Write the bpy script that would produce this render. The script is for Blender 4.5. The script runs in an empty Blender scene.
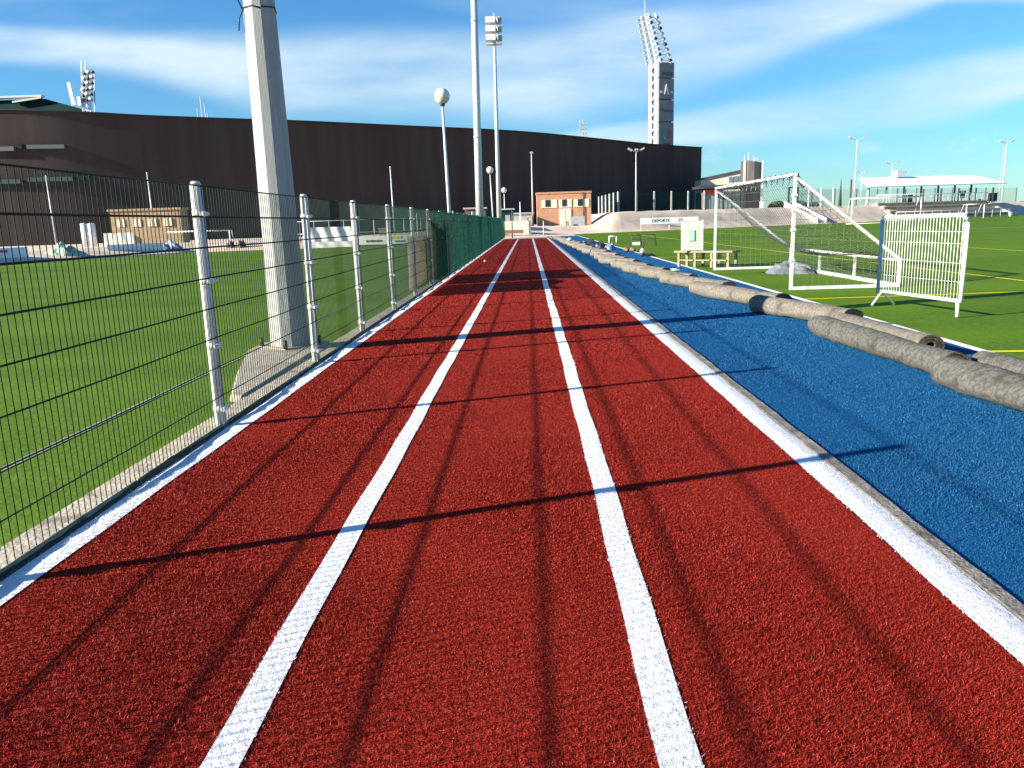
import bpy, math, random
import numpy as np
from mathutils import Vector, Matrix

random.seed(7)
rng = np.random.default_rng(11)
S = bpy.context.scene
COL = S.collection

# ------------------------------------------------------------------ camera
cd = bpy.data.cameras.new('camera')
cam = bpy.data.objects.new('camera', cd)
COL.objects.link(cam)
R = Matrix(((0.99932528, 0.02602173, -0.02592017),
            (0.0200776, 0.20391314, 0.97878308),
            (-0.0307551, 0.97864309, -0.2032531)))
M4 = Matrix(((R[0][0], R[0][1], -R[0][2]), (R[1][0], R[1][1], -R[1][2]), (R[2][0], R[2][1], -R[2][2])))
cam.matrix_world = Matrix.Translation((0, 0, 1.4)) @ M4.to_4x4()
cd.sensor_width = 36
cd.lens = 780 * 36 / 1024
cd.clip_start = 0.05
cd.clip_end = 6000
S.camera = cam

# ------------------------------------------------------------------ sun, exposure
LIGHT = Vector((2.6, 0.96, -1.0)).normalized()
ELEV = math.asin(-LIGHT.z)
sd = bpy.data.lights.new('sun', 'SUN')
sd.energy = 5.0
sd.angle = math.radians(0.53)
sd.color = (1.0, 0.90, 0.74)
sun = bpy.data.objects.new('sun', sd)
sun.rotation_euler = LIGHT.to_track_quat('-Z', 'Y').to_euler()
COL.objects.link(sun)
S.view_settings.view_transform = 'Standard'
S.view_settings.look = 'None'
S.view_settings.exposure = 1.4
S.view_settings.gamma = 1
S.view_settings.use_curve_mapping = False
S.cycles.transparent_max_bounces = 32
S.cycles.max_bounces = 8


# ------------------------------------------------------------------ node helpers
class NT:
    def __init__(s, tree):
        s.t = tree

    def n(s, kind, **kw):
        nd = s.t.nodes.new(kind)
        for k, v in kw.items():
            if k == 'ins':
                for i, val in v.items():
                    s.put(nd.inputs[i], val)
            else:
                setattr(nd, k, v)
        return nd

    def put(s, sock, val):
        if isinstance(val, bpy.types.NodeSocket):
            s.t.links.new(val, sock)
        else:
            if sock.type == 'RGBA' and isinstance(val, (tuple, list)) and len(val) == 3:
                val = (*val, 1)
            sock.default_value = val

    def m(s, op, a, b=0.0, c=0.0):
        nd = s.n('ShaderNodeMath', operation=op)
        s.put(nd.inputs[0], a)
        s.put(nd.inputs[1], b)
        s.put(nd.inputs[2], c)
        return nd.outputs[0]

    def mix(s, f, a, b):
        nd = s.n('ShaderNodeMix', data_type='RGBA')
        s.put(nd.inputs[0], f)
        s.put(nd.inputs[6], a)
        s.put(nd.inputs[7], b)
        return nd.outputs[2]

    def noise(s, vec, scale, detail=3, rough=0.55):
        nd = s.n('ShaderNodeTexNoise')
        s.put(nd.inputs['Vector'], vec)
        s.put(nd.inputs['Scale'], scale)
        s.put(nd.inputs['Detail'], detail)
        s.put(nd.inputs['Roughness'], rough)
        return nd.outputs['Fac']

    def ramp(s, f, lo, hi):
        nd = s.n('ShaderNodeMapRange')
        nd.interpolation_type = 'SMOOTHSTEP'
        s.put(nd.inputs[0], f)
        s.put(nd.inputs[1], lo)
        s.put(nd.inputs[2], hi)
        return nd.outputs[0]

    def scale_vec(s, vec, sc):
        nd = s.n('ShaderNodeMapping')
        s.put(nd.inputs[0], vec)
        nd.inputs['Scale'].default_value = sc
        return nd.outputs[0]


# ------------------------------------------------------------------ world: daylight sky with high cloud streaks
w = bpy.data.worlds.new('World')
S.world = w
w.use_nodes = True
w.node_tree.nodes.clear()
N = NT(w.node_tree)
sky = N.n('ShaderNodeTexSky', sky_type='NISHITA', sun_disc=False)
sky.sun_elevation = ELEV
sky.sun_rotation = math.atan2(-LIGHT.x, -LIGHT.y)
sky.altitude = 0
sky.air_density = 1.3
sky.dust_density = 0.0
sky.ozone_density = 6.0
geo = N.n('ShaderNodeTexCoord')
sep = N.n('ShaderNodeSeparateXYZ', ins={0: geo.outputs['Generated']})
yy = N.m('MAXIMUM', N.m('ABSOLUTE', sep.outputs[1]), 0.15)
U = N.m('DIVIDE', sep.outputs[0], yy)
V = N.m('DIVIDE', sep.outputs[2], yy)
cv = N.n('ShaderNodeCombineXYZ', ins={0: U, 1: V, 2: 0.0}).outputs[0]
# wispy warp
warp = N.n('ShaderNodeTexNoise', noise_dimensions='3D', ins={'Vector': N.scale_vec(cv, (2.2, 7, 1)), 'Scale': 1.0, 'Detail': 3.0})
wv = N.m('MULTIPLY', N.m('SUBTRACT', warp.outputs['Fac'], 0.5), 0.05)
Vw = N.m('ADD', V, wv)


def band(pts, gain):
    """pts: (u, v centre, half thickness) -> soft streak of cloud"""
    def interp(idx):
        nd = N.n('ShaderNodeValToRGB')
        nd.color_ramp.interpolation = 'LINEAR'
        cr = nd.color_ramp
        while len(cr.elements) < len(pts):
            cr.elements.new(0.5)
        for e, p in zip(cr.elements, pts):
            e.position = (p[0] + 1) / 2
            e.color = (p[idx], p[idx], p[idx], 1)
        N.put(nd.inputs[0], N.m('MULTIPLY', N.m('ADD', U, 1.0), 0.5))
        return nd.outputs[0]
    d = N.m('DIVIDE', N.m('SUBTRACT', Vw, interp(1)), interp(2))
    d2 = N.m('MULTIPLY', d, d)
    g = N.m('POWER', 2.718, N.m('MULTIPLY', N.m('MULTIPLY', d2, d2), -1.0))
    return N.m('MULTIPLY', g, gain)


streak = N.noise(N.scale_vec(cv, (3.0, 12, 1)), 1.0, 4, 0.5)
fine = N.noise(N.scale_vec(cv, (9, 60, 1)), 1.0, 5, 0.6)
tex = N.m('ADD', N.m('MULTIPLY', N.ramp(streak, 0.15, 0.75), 0.82), N.m('MULTIPLY', fine, 0.22))
b1 = band([(-0.95, 0.245, 0.02), (-0.63, 0.228, 0.021), (-0.45, 0.204, 0.028), (-0.30, 0.180, 0.042), (0.0, 0.174, 0.052), (0.14, 0.190, 0.052), (0.3, 0.215, 0.034), (0.5, 0.25, 0.02)], 1.0)
b2 = band([(-0.1, 0.08, 0.01), (0.15, 0.1, 0.018), (0.26, 0.108, 0.026), (0.45, 0.13, 0.03), (0.62, 0.155, 0.028), (0.9, 0.17, 0.03)], 0.95)
b3 = band([(-0.2, 0.30, 0.02), (0.0, 0.25, 0.02), (0.2, 0.235, 0.025), (0.6, 0.3, 0.03)], 0.22)
puffn = N.noise(N.scale_vec(cv, (10, 22, 1)), 1.0, 5, 0.6)
puff = N.m('MULTIPLY', N.ramp(puffn, 0.52, 0.72), band([(0.0, 0.07, 0.001), (0.12, 0.08, 0.014), (0.26, 0.088, 0.022), (0.5, 0.08, 0.014), (0.7, 0.08, 0.012)], 0.55))
cl = N.m('MAXIMUM', N.m('MAXIMUM', b1, b2), b3)
cl = N.m('MULTIPLY', cl, tex)
bg_wisps = N.m('MULTIPLY', N.ramp(streak, 0.5, 0.85), 0.22)
cl = N.m('MINIMUM', N.m('ADD', N.m('MAXIMUM', cl, puff), bg_wisps), 0.9)
cl = N.m('MULTIPLY', cl, N.ramp(sep.outputs[2], 0.0, 0.06))
tint = N.mix(1.0, sky.outputs[0], (0.58, 0.96, 1.20))
tint.node.blend_type = 'MULTIPLY'
skyc = N.mix(cl, tint, (5.0, 6.1, 6.7))
bg = N.n('ShaderNodeBackground', ins={0: skyc, 1: 0.06})
N.n('ShaderNodeOutputWorld', ins={0: bg.outputs[0]})


# ------------------------------------------------------------------ materials
MATS = {}


def mat(name, col, rough=0.7, col2=None, scale=8.0, bump=0.0, bscale=None, stretch=(1, 1, 1), coord='Object', metal=0.0, detail=4, lo=0.35, hi=0.65, spec=0.5, col3=None, scale3=1.0):
    m = bpy.data.materials.new(name)
    m.use_nodes = True
    T = NT(m.node_tree)
    b = m.node_tree.nodes['Principled BSDF']
    tc = T.n('ShaderNodeTexCoord')
    if coord == 'World':
        vec = T.n('ShaderNodeNewGeometry').outputs['Position']
    else:
        vec = tc.outputs[coord]
    vec = T.scale_vec(vec, stretch)
    c = tuple(col)
    if col2 is not None:
        c = T.mix(T.ramp(T.noise(vec, scale, detail), lo, hi), col, col2)
    if col3 is not None:
        c = T.mix(T.ramp(T.noise(vec, scale3, 4), 0.5, 0.72), c, col3)
    T.put(b.inputs['Base Color'], c)
    b.inputs['Roughness'].default_value = rough
    b.inputs['Metallic'].default_value = metal
    b.inputs['Specular IOR Level'].default_value = spec
    if bump:
        bn = T.n('ShaderNodeBump', ins={'Strength': bump, 'Distance': 0.02, 'Height': T.noise(vec, bscale or scale, 3)})
        T.put(b.inputs['Normal'], bn.outputs[0])
    MATS[name] = m
    return m


def turf(name, dark, light, fscale=260.0, bump=0.9, big=None, rough=0.75):
    """artificial turf: fine fibre speckle, tufts and broad wear"""
    m = bpy.data.materials.new(name)
    m.use_nodes = True
    T = NT(m.node_tree)
    b = m.node_tree.nodes['Principled BSDF']
    pos = T.n('ShaderNodeNewGeometry').outputs['Position']
    f = T.noise(pos, fscale, 2, 0.6)
    f2 = T.noise(pos, fscale * 0.22, 3, 0.6)
    c = T.mix(T.ramp(T.m('ADD', T.m('MULTIPLY', f, 0.6), T.m('MULTIPLY', f2, 0.4)), 0.36, 0.64), dark, light)
    if big:
        c = T.mix(T.m('MULTIPLY', T.ramp(T.noise(T.scale_vec(pos, (1, 0.35, 1)), 0.55, 4), 0.4, 0.7), 0.6), c, big)
        c = T.mix(T.m('MULTIPLY', T.ramp(T.noise(pos, 3.5, 3), 0.45, 0.7), 0.35), c, big)
    if big and 'green' in name:
        c = T.mix(T.m('MULTIPLY', T.ramp(T.noise(T.scale_vec(pos, (0.05, 0.9, 1)), 0.6, 3), 0.35, 0.65), 0.45), c, tuple(v * 1.35 for v in big))
        c = T.mix(T.m('MULTIPLY', T.ramp(T.noise(T.scale_vec(pos, (0.3, 1.2, 1)), 0.25, 4), 0.5, 0.75), 0.4), c, tuple(v * 0.72 for v in big))
    T.put(b.inputs['Base Color'], c)
    b.inputs['Roughness'].default_value = rough
    b.inputs['Specular IOR Level'].default_value = 0.03
    bn = T.n('ShaderNodeBump', ins={'Strength': bump, 'Distance': 0.012, 'Height': f2})
    T.put(b.inputs['Normal'], bn.outputs[0])
    MATS[name] = m
    return m


turf('red_turf', (0.19, 0.012, 0.007), (0.38, 0.037, 0.020), big=(0.30, 0.028, 0.015))
turf('blue_turf', (0.004, 0.045, 0.13), (0.015, 0.14, 0.33), big=(0.012, 0.12, 0.28))
turf('green_turf', (0.038, 0.092, 0.006), (0.105, 0.195, 0.014), fscale=60, big=(0.092, 0.168, 0.012))
turf('pitch_green_turf', (0.05, 0.105, 0.010), (0.115, 0.197, 0.022), fscale=60, big=(0.102, 0.172, 0.02))  # the football pitch's own green, a little paler than the training field
turf('white_turf', (0.66, 0.67, 0.68), (0.86, 0.86, 0.86), fscale=200, bump=0.6)
turf('pale_turf', (0.20, 0.24, 0.16), (0.30, 0.34, 0.25), fscale=90, bump=0.5)
turf('yellow_turf', (0.62, 0.50, 0.02), (0.75, 0.62, 0.04), fscale=90, bump=0.5)
for nm, a, bb in (('red_blade', (0.12, 0.006, 0.004), (0.37, 0.028, 0.018)), ('blue_blade', (0.004, 0.045, 0.13), (0.016, 0.13, 0.30)), ('white_blade', (0.72, 0.72, 0.73), (0.88, 0.88, 0.88))):
    mb_ = mat(nm, a, 0.6, bb, 130.0, coord='World', detail=2, spec=0.14)
    if nm != 'white_blade':
        T = NT(mb_.node_tree)
        pb = mb_.node_tree.nodes['Principled BSDF']
        src = pb.inputs['Base Color'].links[0].from_socket
        pos = T.n('ShaderNodeNewGeometry').outputs['Position']
        # worn / dusty areas a metre or so across, and stray pale specks
        wear = T.mix(T.m('MULTIPLY', T.ramp(T.noise(T.scale_vec(pos, (1, 0.5, 1)), 1.3, 5, 0.6), 0.42, 0.72), 0.3), src, tuple(x * 0.7 for x in bb))
        dust = T.mix(T.m('MULTIPLY', T.ramp(T.noise(pos, 3.1, 4, 0.6), 0.52, 0.75), 0.10), wear, (0.34, 0.12, 0.08) if 'red' in nm else (0.10, 0.20, 0.30))
        spk = T.mix(T.ramp(T.noise(pos, 210.0, 1, 0.4), 0.73, 0.78), dust, (0.62, 0.34, 0.28) if 'red' in nm else (0.35, 0.5, 0.62))  # pale granule specks with the fibres' sparkle put into the colour
        T.put(pb.inputs['Base Color'], spk)
mat('sand', (0.58, 0.45, 0.335), 0.95, (0.68, 0.55, 0.43), 0.7, 0.6, 6.0, coord='World', col3=(0.42, 0.35, 0.27), scale3=0.25)
mat('kerb_concrete', (0.42, 0.36, 0.26), 0.9, (0.54, 0.47, 0.36), 9, 0.5, 40, coord='World', col3=(0.2, 0.18, 0.14), scale3=4)
mat('grey_kerb', (0.16, 0.145, 0.12), 0.95, (0.30, 0.27, 0.23), 12, 0.7, 60, coord='World', col3=(0.09, 0.08, 0.06), scale3=6)
mat('dirt', (0.05, 0.045, 0.035), 0.95, (0.12, 0.11, 0.08), 30, 0.8, 60, coord='World')
mat('pole_concrete', (0.30, 0.315, 0.315), 0.9, (0.37, 0.38, 0.375), 2.5, 0.25, 30, stretch=(5, 5, 0.35), col3=(0.22, 0.225, 0.215), scale3=1.2)
mat('footing_concrete', (0.33, 0.29, 0.22), 0.95, (0.42, 0.375, 0.29), 5, 0.5, 25, col3=(0.27, 0.24, 0.17), scale3=2)
mat('galvanised', (0.50, 0.52, 0.54), 0.5, (0.62, 0.64, 0.65), 6, 0.1, 20, metal=0.25)
mat('post_white', (0.62, 0.64, 0.62), 0.5, (0.78, 0.79, 0.77), 9, 0.15, 30, stretch=(1, 1, 0.4), col3=(0.45, 0.47, 0.45), scale3=3)
mat('wire_green', (0.006, 0.026, 0.019), 0.6, (0.010, 0.038, 0.028), 5, spec=0.25)
mat('white_paint', (0.78, 0.78, 0.76), 0.4, (0.84, 0.84, 0.83), 6, col3=(0.62, 0.60, 0.55), scale3=5)
mat('barrier_white', (0.80, 0.80, 0.79), 0.38, (0.86, 0.86, 0.85), 8)
mat('barrier_shade', (0.24, 0.36, 0.46), 0.45, (0.30, 0.42, 0.52), 8)  # white barrier paint with the bluish shadow put into the colour
mat('net_cord', (0.045, 0.055, 0.05), 0.8, (0.09, 0.10, 0.09), 10)
mat('pale_cord', (0.55, 0.55, 0.52), 0.8)
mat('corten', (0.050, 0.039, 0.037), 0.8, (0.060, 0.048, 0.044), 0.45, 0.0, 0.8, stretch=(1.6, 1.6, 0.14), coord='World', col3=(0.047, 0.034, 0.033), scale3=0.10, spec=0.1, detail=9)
mat('dark_edge', (0.02, 0.017, 0.017), 0.7)
mat('slot_grey', (0.11, 0.13, 0.13), 0.4)
mat('slot_teal', (0.04, 0.075, 0.075), 0.4)
mat('roof_green', (0.008, 0.03, 0.03), 0.8, (0.011, 0.04, 0.037), 0.3, spec=0.1)
mat('roof_pale', (0.50, 0.48, 0.43), 0.7)
mat('brick', (0.42, 0.21, 0.13), 0.9, (0.52, 0.29, 0.18), 6, 0.3, 20, col3=(0.36, 0.17, 0.11), scale3=0.9)
mat('tan_brick', (0.28, 0.20, 0.115), 0.9, (0.36, 0.265, 0.16), 4, 0.3, 20, col3=(0.28, 0.19, 0.10), scale3=1)
mat('cream', (0.66, 0.60, 0.46), 0.7, (0.72, 0.67, 0.54), 3)
mat('window_dark', (0.02, 0.025, 0.03), 0.15)
mat('grey_metal', (0.30, 0.31, 0.31), 0.5, (0.38, 0.39, 0.39), 3)
mat('dark_metal', (0.035, 0.04, 0.045), 0.5)
mat('tower_grey', (0.13, 0.155, 0.185), 0.5, (0.155, 0.18, 0.21), 1.5)
mat('tower_white', (0.72, 0.73, 0.73), 0.5)
mat('slab_grey', (0.065, 0.063, 0.066), 0.8, (0.095, 0.09, 0.09), 1, stretch=(2, 2, 0.3))
mat('slab_tan', (0.40, 0.30, 0.25), 0.8)
mat('carpet_back', (0.17, 0.155, 0.13), 0.98, (0.27, 0.25, 0.215), 30, 1.0, 110, coord='World', col3=(0.125, 0.115, 0.10), scale3=6.0, spec=0.05)
mat('carpet_grey', (0.10, 0.10, 0.090), 0.98, (0.185, 0.183, 0.168), 34, 1.0, 120, coord='World', col3=(0.07, 0.069, 0.063), scale3=6.5, spec=0.05)
mat('carpet_core', (0.05, 0.038, 0.027), 0.98, (0.12, 0.09, 0.065), 30, 0.8, 60)
mat('bench_wood', (0.21, 0.17, 0.11), 0.7, (0.30, 0.25, 0.165), 5, 0.2, 20, stretch=(1, 6, 6))
mat('tarp_grey', (0.10, 0.12, 0.14), 0.6, (0.16, 0.18, 0.20), 4, 0.4, 9)
mat('tarp_blue', (0.10, 0.16, 0.26), 0.6, (0.16, 0.24, 0.36), 3)
mat('pale_green', (0.24, 0.36, 0.27), 0.8, (0.32, 0.45, 0.34), 3, 0.3, 8)
mat('banner_white', (0.80, 0.80, 0.80), 0.6)
mat('lettering', (0.06, 0.07, 0.10), 0.6)
mat('board_white', (0.58, 0.62, 0.53), 0.35)
mat('board_yellow', (0.50, 0.54, 0.36), 0.4)
mat('board_teal', (0.38, 0.56, 0.50), 0.4)
mat('red_paint', (0.45, 0.05, 0.04), 0.5)
mat('logo_green', (0.05, 0.22, 0.10), 0.5)
mat('logo_red', (0.38, 0.05, 0.07), 0.5)
mat('plastic_black', (0.02, 0.02, 0.022), 0.45)
mat('bin_green', (0.02, 0.07, 0.05), 0.5)
mat('globe', (0.62, 0.60, 0.52), 0.25, (0.70, 0.68, 0.60), 2)
mat('glass_blue', (0.16, 0.24, 0.28), 0.2)
mat('shoe_brown', (0.20, 0.11, 0.07), 0.7)
mat('stone_seat', (0.54, 0.48, 0.38), 0.9, (0.62, 0.56, 0.46), 2)
mat('stone_shade', (0.16, 0.13, 0.09), 0.9, (0.26, 0.22, 0.16), 1.2)  # stone coloured dark to carry the shade on risers and stair treads
mat('hedge', (0.025, 0.045, 0.02), 0.9, (0.05, 0.07, 0.03), 3)
mat('roof_white', (0.90, 0.90, 0.90), 0.5)
mat('sign_green', (0.02, 0.25, 0.12), 0.5)
mat('strap', (0.6, 0.6, 0.58), 0.6)


def cloth(name, col, opacity, transl=0.35, weave=900.0):
    m = bpy.data.materials.new(name)
    m.use_nodes = True
    T = NT(m.node_tree)
    m.node_tree.nodes.clear()
    pos = T.n('ShaderNodeNewGeometry').outputs['Position']
    var = T.mix(T.noise(T.scale_vec(pos, (1, 1, 0.3)), 5, 3), tuple(x * 0.75 for x in col), tuple(min(1, x * 1.3) for x in col))
    d = T.n('ShaderNodeBsdfDiffuse', ins={0: var})
    t = T.n('ShaderNodeBsdfTranslucent', ins={0: var})
    mx = T.n('ShaderNodeMixShader', ins={0: transl, 1: d.outputs[0], 2: t.outputs[0]})
    tr = T.n('ShaderNodeBsdfTransparent')
    out = T.n('ShaderNodeMixShader', ins={0: opacity, 1: tr.outputs[0], 2: mx.outputs[0]})
    T.n('ShaderNodeOutputMaterial', ins={0: out.outputs[0]})
    MATS[name] = m
    return m


cloth('netting_green', (0.014, 0.066, 0.050), 0.42, 0.25)
cloth('netting_sheer', (0.07, 0.28, 0.20), 0.22)
cloth('burlap', (0.42, 0.36, 0.28), 0.97, 0.45)
cloth('mesh_far', (0.012, 0.04, 0.033), 0.35)
cloth('mesh_clear', (0.18, 0.28, 0.26), 0.22)


# ------------------------------------------------------------------ mesh builder
class MB:
    def __init__(s):
        s.v, s.f, s.mi, s.sm = [], [], [], []

    def add(s, vs, fs, mi=0, smooth=False):
        b = len(s.v)
        s.v += [tuple(p) for p in vs]
        for f in fs:
            s.f.append(tuple(b + i for i in f))
            s.mi.append(mi)
            s.sm.append(smooth)
        return s

    def box(s, c, d, rot=0.0, mi=0, M=None):
        hx, hy, hz = d[0] / 2, d[1] / 2, d[2] / 2
        ca, sa = math.cos(rot), math.sin(rot)
        vs = []
        for z in (-hz, hz):
            for x, y in ((-hx, -hy), (hx, -hy), (hx, hy), (-hx, hy)):
                p = Vector((x, y, z))
                if M is not None:
                    p = M @ p
                else:
                    p = Vector((x * ca - y * sa, x * sa + y * ca, z))
                vs.append(p + Vector(c))
        return s.add(vs, [(0, 3, 2, 1), (4, 5, 6, 7), (0, 1, 5, 4), (1, 2, 6, 5), (2, 3, 7, 6), (3, 0, 4, 7)], mi)

    def bar(s, a, b, wd, ht, mi=0):
        """rectangular bar between two points"""
        a, b = Vector(a), Vector(b)
        d = (b - a)
        L = d.length
        d.normalize()
        up = Vector((0, 0, 1)) if abs(d.z) < 0.95 else Vector((0, 1, 0))
        x = d.cross(up).normalized()
        y = x.cross(d)
        M = Matrix((x, d, y)).transposed()
        return s.box((a + b) / 2, (wd, L, ht), mi=mi, M=M)

    def tube(s, pts, r, n=8, mi=0, caps=True, smooth=True, phase=0.0):
        pts = [Vector(p) for p in pts]
        if not isinstance(r, (list, tuple)):
            r = [r] * len(pts)
        vs = []
        for i, p in enumerate(pts):
            d = (pts[min(i + 1, len(pts) - 1)] - pts[max(i - 1, 0)]).normalized()
            up = Vector((0, 0, 1)) if abs(d.z) < 0.9 else Vector((0, 1, 0))
            x = d.cross(up).normalized()
            y = d.cross(x)
            for k in range(n):
                a = 2 * math.pi * k / n + phase
                vs.append(p + x * (math.cos(a) * r[i]) + y * (math.sin(a) * r[i]))
        fs = []
        for i in range(len(pts) - 1):
            for k in range(n):
                k2 = (k + 1) % n
                fs.append((i * n + k, i * n + k2, (i + 1) * n + k2, (i + 1) * n + k))
        s.add(vs, fs, mi, smooth)
        if caps:
            b = len(s.v) - len(vs)
            s.f.append(tuple(b + k for k in range(n))[::-1]); s.mi.append(mi); s.sm.append(False)
            e = b + (len(pts) - 1) * n
            s.f.append(tuple(e + k for k in range(n))); s.mi.append(mi); s.sm.append(False)
        return s

    def ball(s, c, r, n=16, m=10, mi=0, sq=1.0):
        vs, fs = [], []
        for i in range(m + 1):
            t = math.pi * i / m
            for k in range(n):
                a = 2 * math.pi * k / n
                vs.append((c[0] + r * math.sin(t) * math.cos(a), c[1] + r * math.sin(t) * math.sin(a), c[2] + r * sq * math.cos(t)))
        for i in range(m):
            for k in range(n):
                fs.append((i * n + k, (i + 1) * n + k, (i + 1) * n + (k + 1) % n, i * n + (k + 1) % n))
        return s.add(vs, fs, mi, True)

    def grid(s, P, mi=0, smooth=True):
        """P[i][j] points"""
        ni, nj = len(P), len(P[0])
        vs = [p for row in P for p in row]
        fs = [(i * nj + j, (i + 1) * nj + j, (i + 1) * nj + j + 1, i * nj + j + 1) for i in range(ni - 1) for j in range(nj - 1)]
        return s.add(vs, fs, mi, smooth)

    def quad(s, a, b, c, d, mi=0):
        return s.add([a, b, c, d], [(0, 1, 2, 3)], mi)

    def prism(s, poly, z0, z1, mi=0):
        n = len(poly)
        vs = [(x, y, z0) for x, y in poly] + [(x, y, z1) for x, y in poly]
        fs = [tuple(range(n))[::-1], tuple(range(n, 2 * n))] + [(i, (i + 1) % n, n + (i + 1) % n, n + i) for i in range(n)]
        return s.add(vs, fs, mi)

    def build(s, name, mats, parent=None, origin=None):
        me = bpy.data.meshes.new(name)
        vs = s.v
        if origin is not None:
            o = Vector(origin)
            vs = [tuple(Vector(p) - o) for p in vs]
        me.from_pydata(vs, [], s.f)
        if not isinstance(mats, (list, tuple)):
            mats = [mats]
        for m in mats:
            me.materials.append(MATS[m])
        me.polygons.foreach_set('material_index', s.mi)
        me.polygons.foreach_set('use_smooth', s.sm)
        me.update()
        ob = bpy.data.objects.new(name, me)
        COL.objects.link(ob)
        if origin is not None:
            ob.location = origin
        if parent is not None:
            ob.parent = parent
        return ob


def tag(o, label=None, cat=None, group=None, kind=None):
    if label: o['label'] = label
    if cat: o['category'] = cat
    if group: o['group'] = group
    if kind: o['kind'] = kind
    return o


def empty(name, loc, label, cat, group=None, rz=0.0):
    o = bpy.data.objects.new(name, None)
    o.empty_display_size = 0.2
    o.location = loc
    o.rotation_euler.z = rz
    COL.objects.link(o)
    return tag(o, label, cat, group)


def copy_tree(o, parent=None):
    c = o.copy()
    COL.objects.link(c)
    if parent is not None:
        c.parent = parent
    for ch in list(o.children):
        copy_tree(ch, c)
    return c


def text_part(name, body, size, M, parent, matname, extrude=0.01):
    cu = bpy.data.curves.new(name, 'FONT')
    cu.body = body
    cu.size = size
    cu.align_x = 'CENTER'
    cu.align_y = 'CENTER'
    cu.extrude = extrude
    tmp = bpy.data.objects.new(name + '_curve', cu)
    COL.objects.link(tmp)
    bpy.context.view_layer.update()
    me = bpy.data.meshes.new_from_object(tmp.evaluated_get(bpy.context.evaluated_depsgraph_get()))
    bpy.data.objects.remove(tmp)
    bpy.data.curves.remove(cu)
    me.materials.clear()
    me.materials.append(MATS[matname])
    o = bpy.data.objects.new(name, me)
    COL.objects.link(o)
    o.parent = parent
    o.matrix_local = M
    return o


# ------------------------------------------------------------------ ground (one sheet out to the horizon)
FX0, FY0, FS = 7.5, 82.7, 0.64           # far edge of the right-hand field: y = FY0 + FS (x - FX0)
FD = Vector((1, FS, 0)).normalized()
FN = Vector((-FS, 1, 0)).normalized()


def edge_pt(x, back=0.0, z=0.0):
    return Vector((x, FY0 + FS * (x - FX0), 0)) + FN * back + Vector((0, 0, z))


def sstep(t):
    t = min(1, max(0, t))
    return t * t * (3 - 2 * t)


def ground_z(x, y):
    d = (y - (FY0 + FS * (x - FX0))) * FN.y
    crest = 0.9 + 1.3 * sstep((x - 6.9) / 2.8)
    if x < -9:
        crest *= max(0.35, 1 - (-9 - x) / 12)
    width = 4.2 if x > 9 else (6.5 if x < 6 else 6.5 - 2.3 * (x - 6) / 3)
    return -0.05 + crest * sstep((d - 0.3) / width)


gx = sorted(set([-2500, -1200, -500, -250, -150, -110] + list(np.arange(-80, -4, 4.0)) + list(np.arange(-4, 30, 0.75)) + list(np.arange(30, 121, 3.0)) + [150, 250, 500, 1200, 2500]))
gy = sorted(set([-300, -60, -10, 20, 50] + list(np.arange(60, 150, 1.0)) + list(np.arange(150, 240, 6.0)) + [300, 500, 900, 1800, 4000]))
P = []
for x in gx:
    row = []
    for y in gy:
        z = ground_z(x, y)
        if z > 0.02:
            z += 0.10 * (random.random() - 0.5) * min(1, z)
        row.append((x, y, z))
    P.append(row)
tag(MB().grid(P[::-1]).build('ground', 'sand'), kind='structure')

# fields
b = MB()
b.add([(-2.41, -8, 0), (-2.41, 74, 0), (-9, 69, 0), (-14, 56.6, 0), (-23.3, 55.3, 0), (-28, 41.5, 0), (-46, -8, 0)], [tuple(range(7))])
tag(b.build('football_pitch', 'pitch_green_turf'), kind='structure')
b = MB()
e0, e1 = edge_pt(1.5), edge_pt(150)
b.add([(4.53, -8, 0), (150, -8, 0), tuple(e1), (4.53, edge_pt(4.53).y, 0)], [(0, 1, 2, 3)])
tag(b.build('training_field', 'green_turf'), kind='structure')
# track and strips
YE = 66.5
b = MB().add([(-2.08, -4, 0.002), (1.50, -4, 0.002), (1.50, YE, 0.002), (-2.08, YE, 0.002)], [(0, 1, 2, 3)])
tag(b.build('running_track', 'red_turf'), kind='structure')
b = MB().add([(1.735, -4, 0.002), (4.42, -4, 0.002), (4.42, 73, 0.002), (1.735, 73, 0.002)], [(0, 1, 2, 3)])
tag(b.build('blue_turf_strip', 'blue_turf'), kind='structure')
LINES = [('left_edge_line', -2.218, -2.08), ('lane_line', -0.915, -0.81), ('lane_line', 0.305, 0.42), ('right_edge_line', 1.50, 1.657), ('field_edge_line', 4.42, 4.53)]
for nm, x0, x1 in LINES:
    b = MB()
    ys = np.arange(-4, YE + (6 if nm == 'field_edge_line' else 0), 0.25)
    wv = lambda y, k: 0.003 * math.sin(y * 1.7 + k) + 0.003 * math.sin(y * 5.1 + 2 * k)
    b.grid([[(x0 + wv(y, x0), y, 0.007), (x1 + wv(y, x1), y, 0.007)] for y in ys][::-1])
    tag(b.build(nm, 'white_turf'), kind='structure')
b = MB()
b.box((0, YE + 0.06, 0.02), (4.2, 0.12, 0.05))
tag(b.build('track_end_kerb', 'kerb_concrete'), kind='structure')
b = MB()
ys = np.arange(-4, 70, 0.2)
rg = [(random.random() - .5) for _ in ys]
b.grid([[(1.657, y, 0.0), (1.66, y, 0.016), (1.72 + 0.012 * r, y, 0.018), (1.738 + 0.015 * r, y, 0.0)] for y, r in zip(ys, rg)][::-1], smooth=False)
tag(b.build('drain_kerb', 'grey_kerb'), kind='structure')
b = MB()
for i in range(40):
    y0 = -3 + i * 1.8
    b.box((-2.345, y0 + 0.9, 0.0), (0.16, 1.785, 0.06))
tag(b.build('fence_kerb', 'kerb_concrete'), kind='structure')
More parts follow.
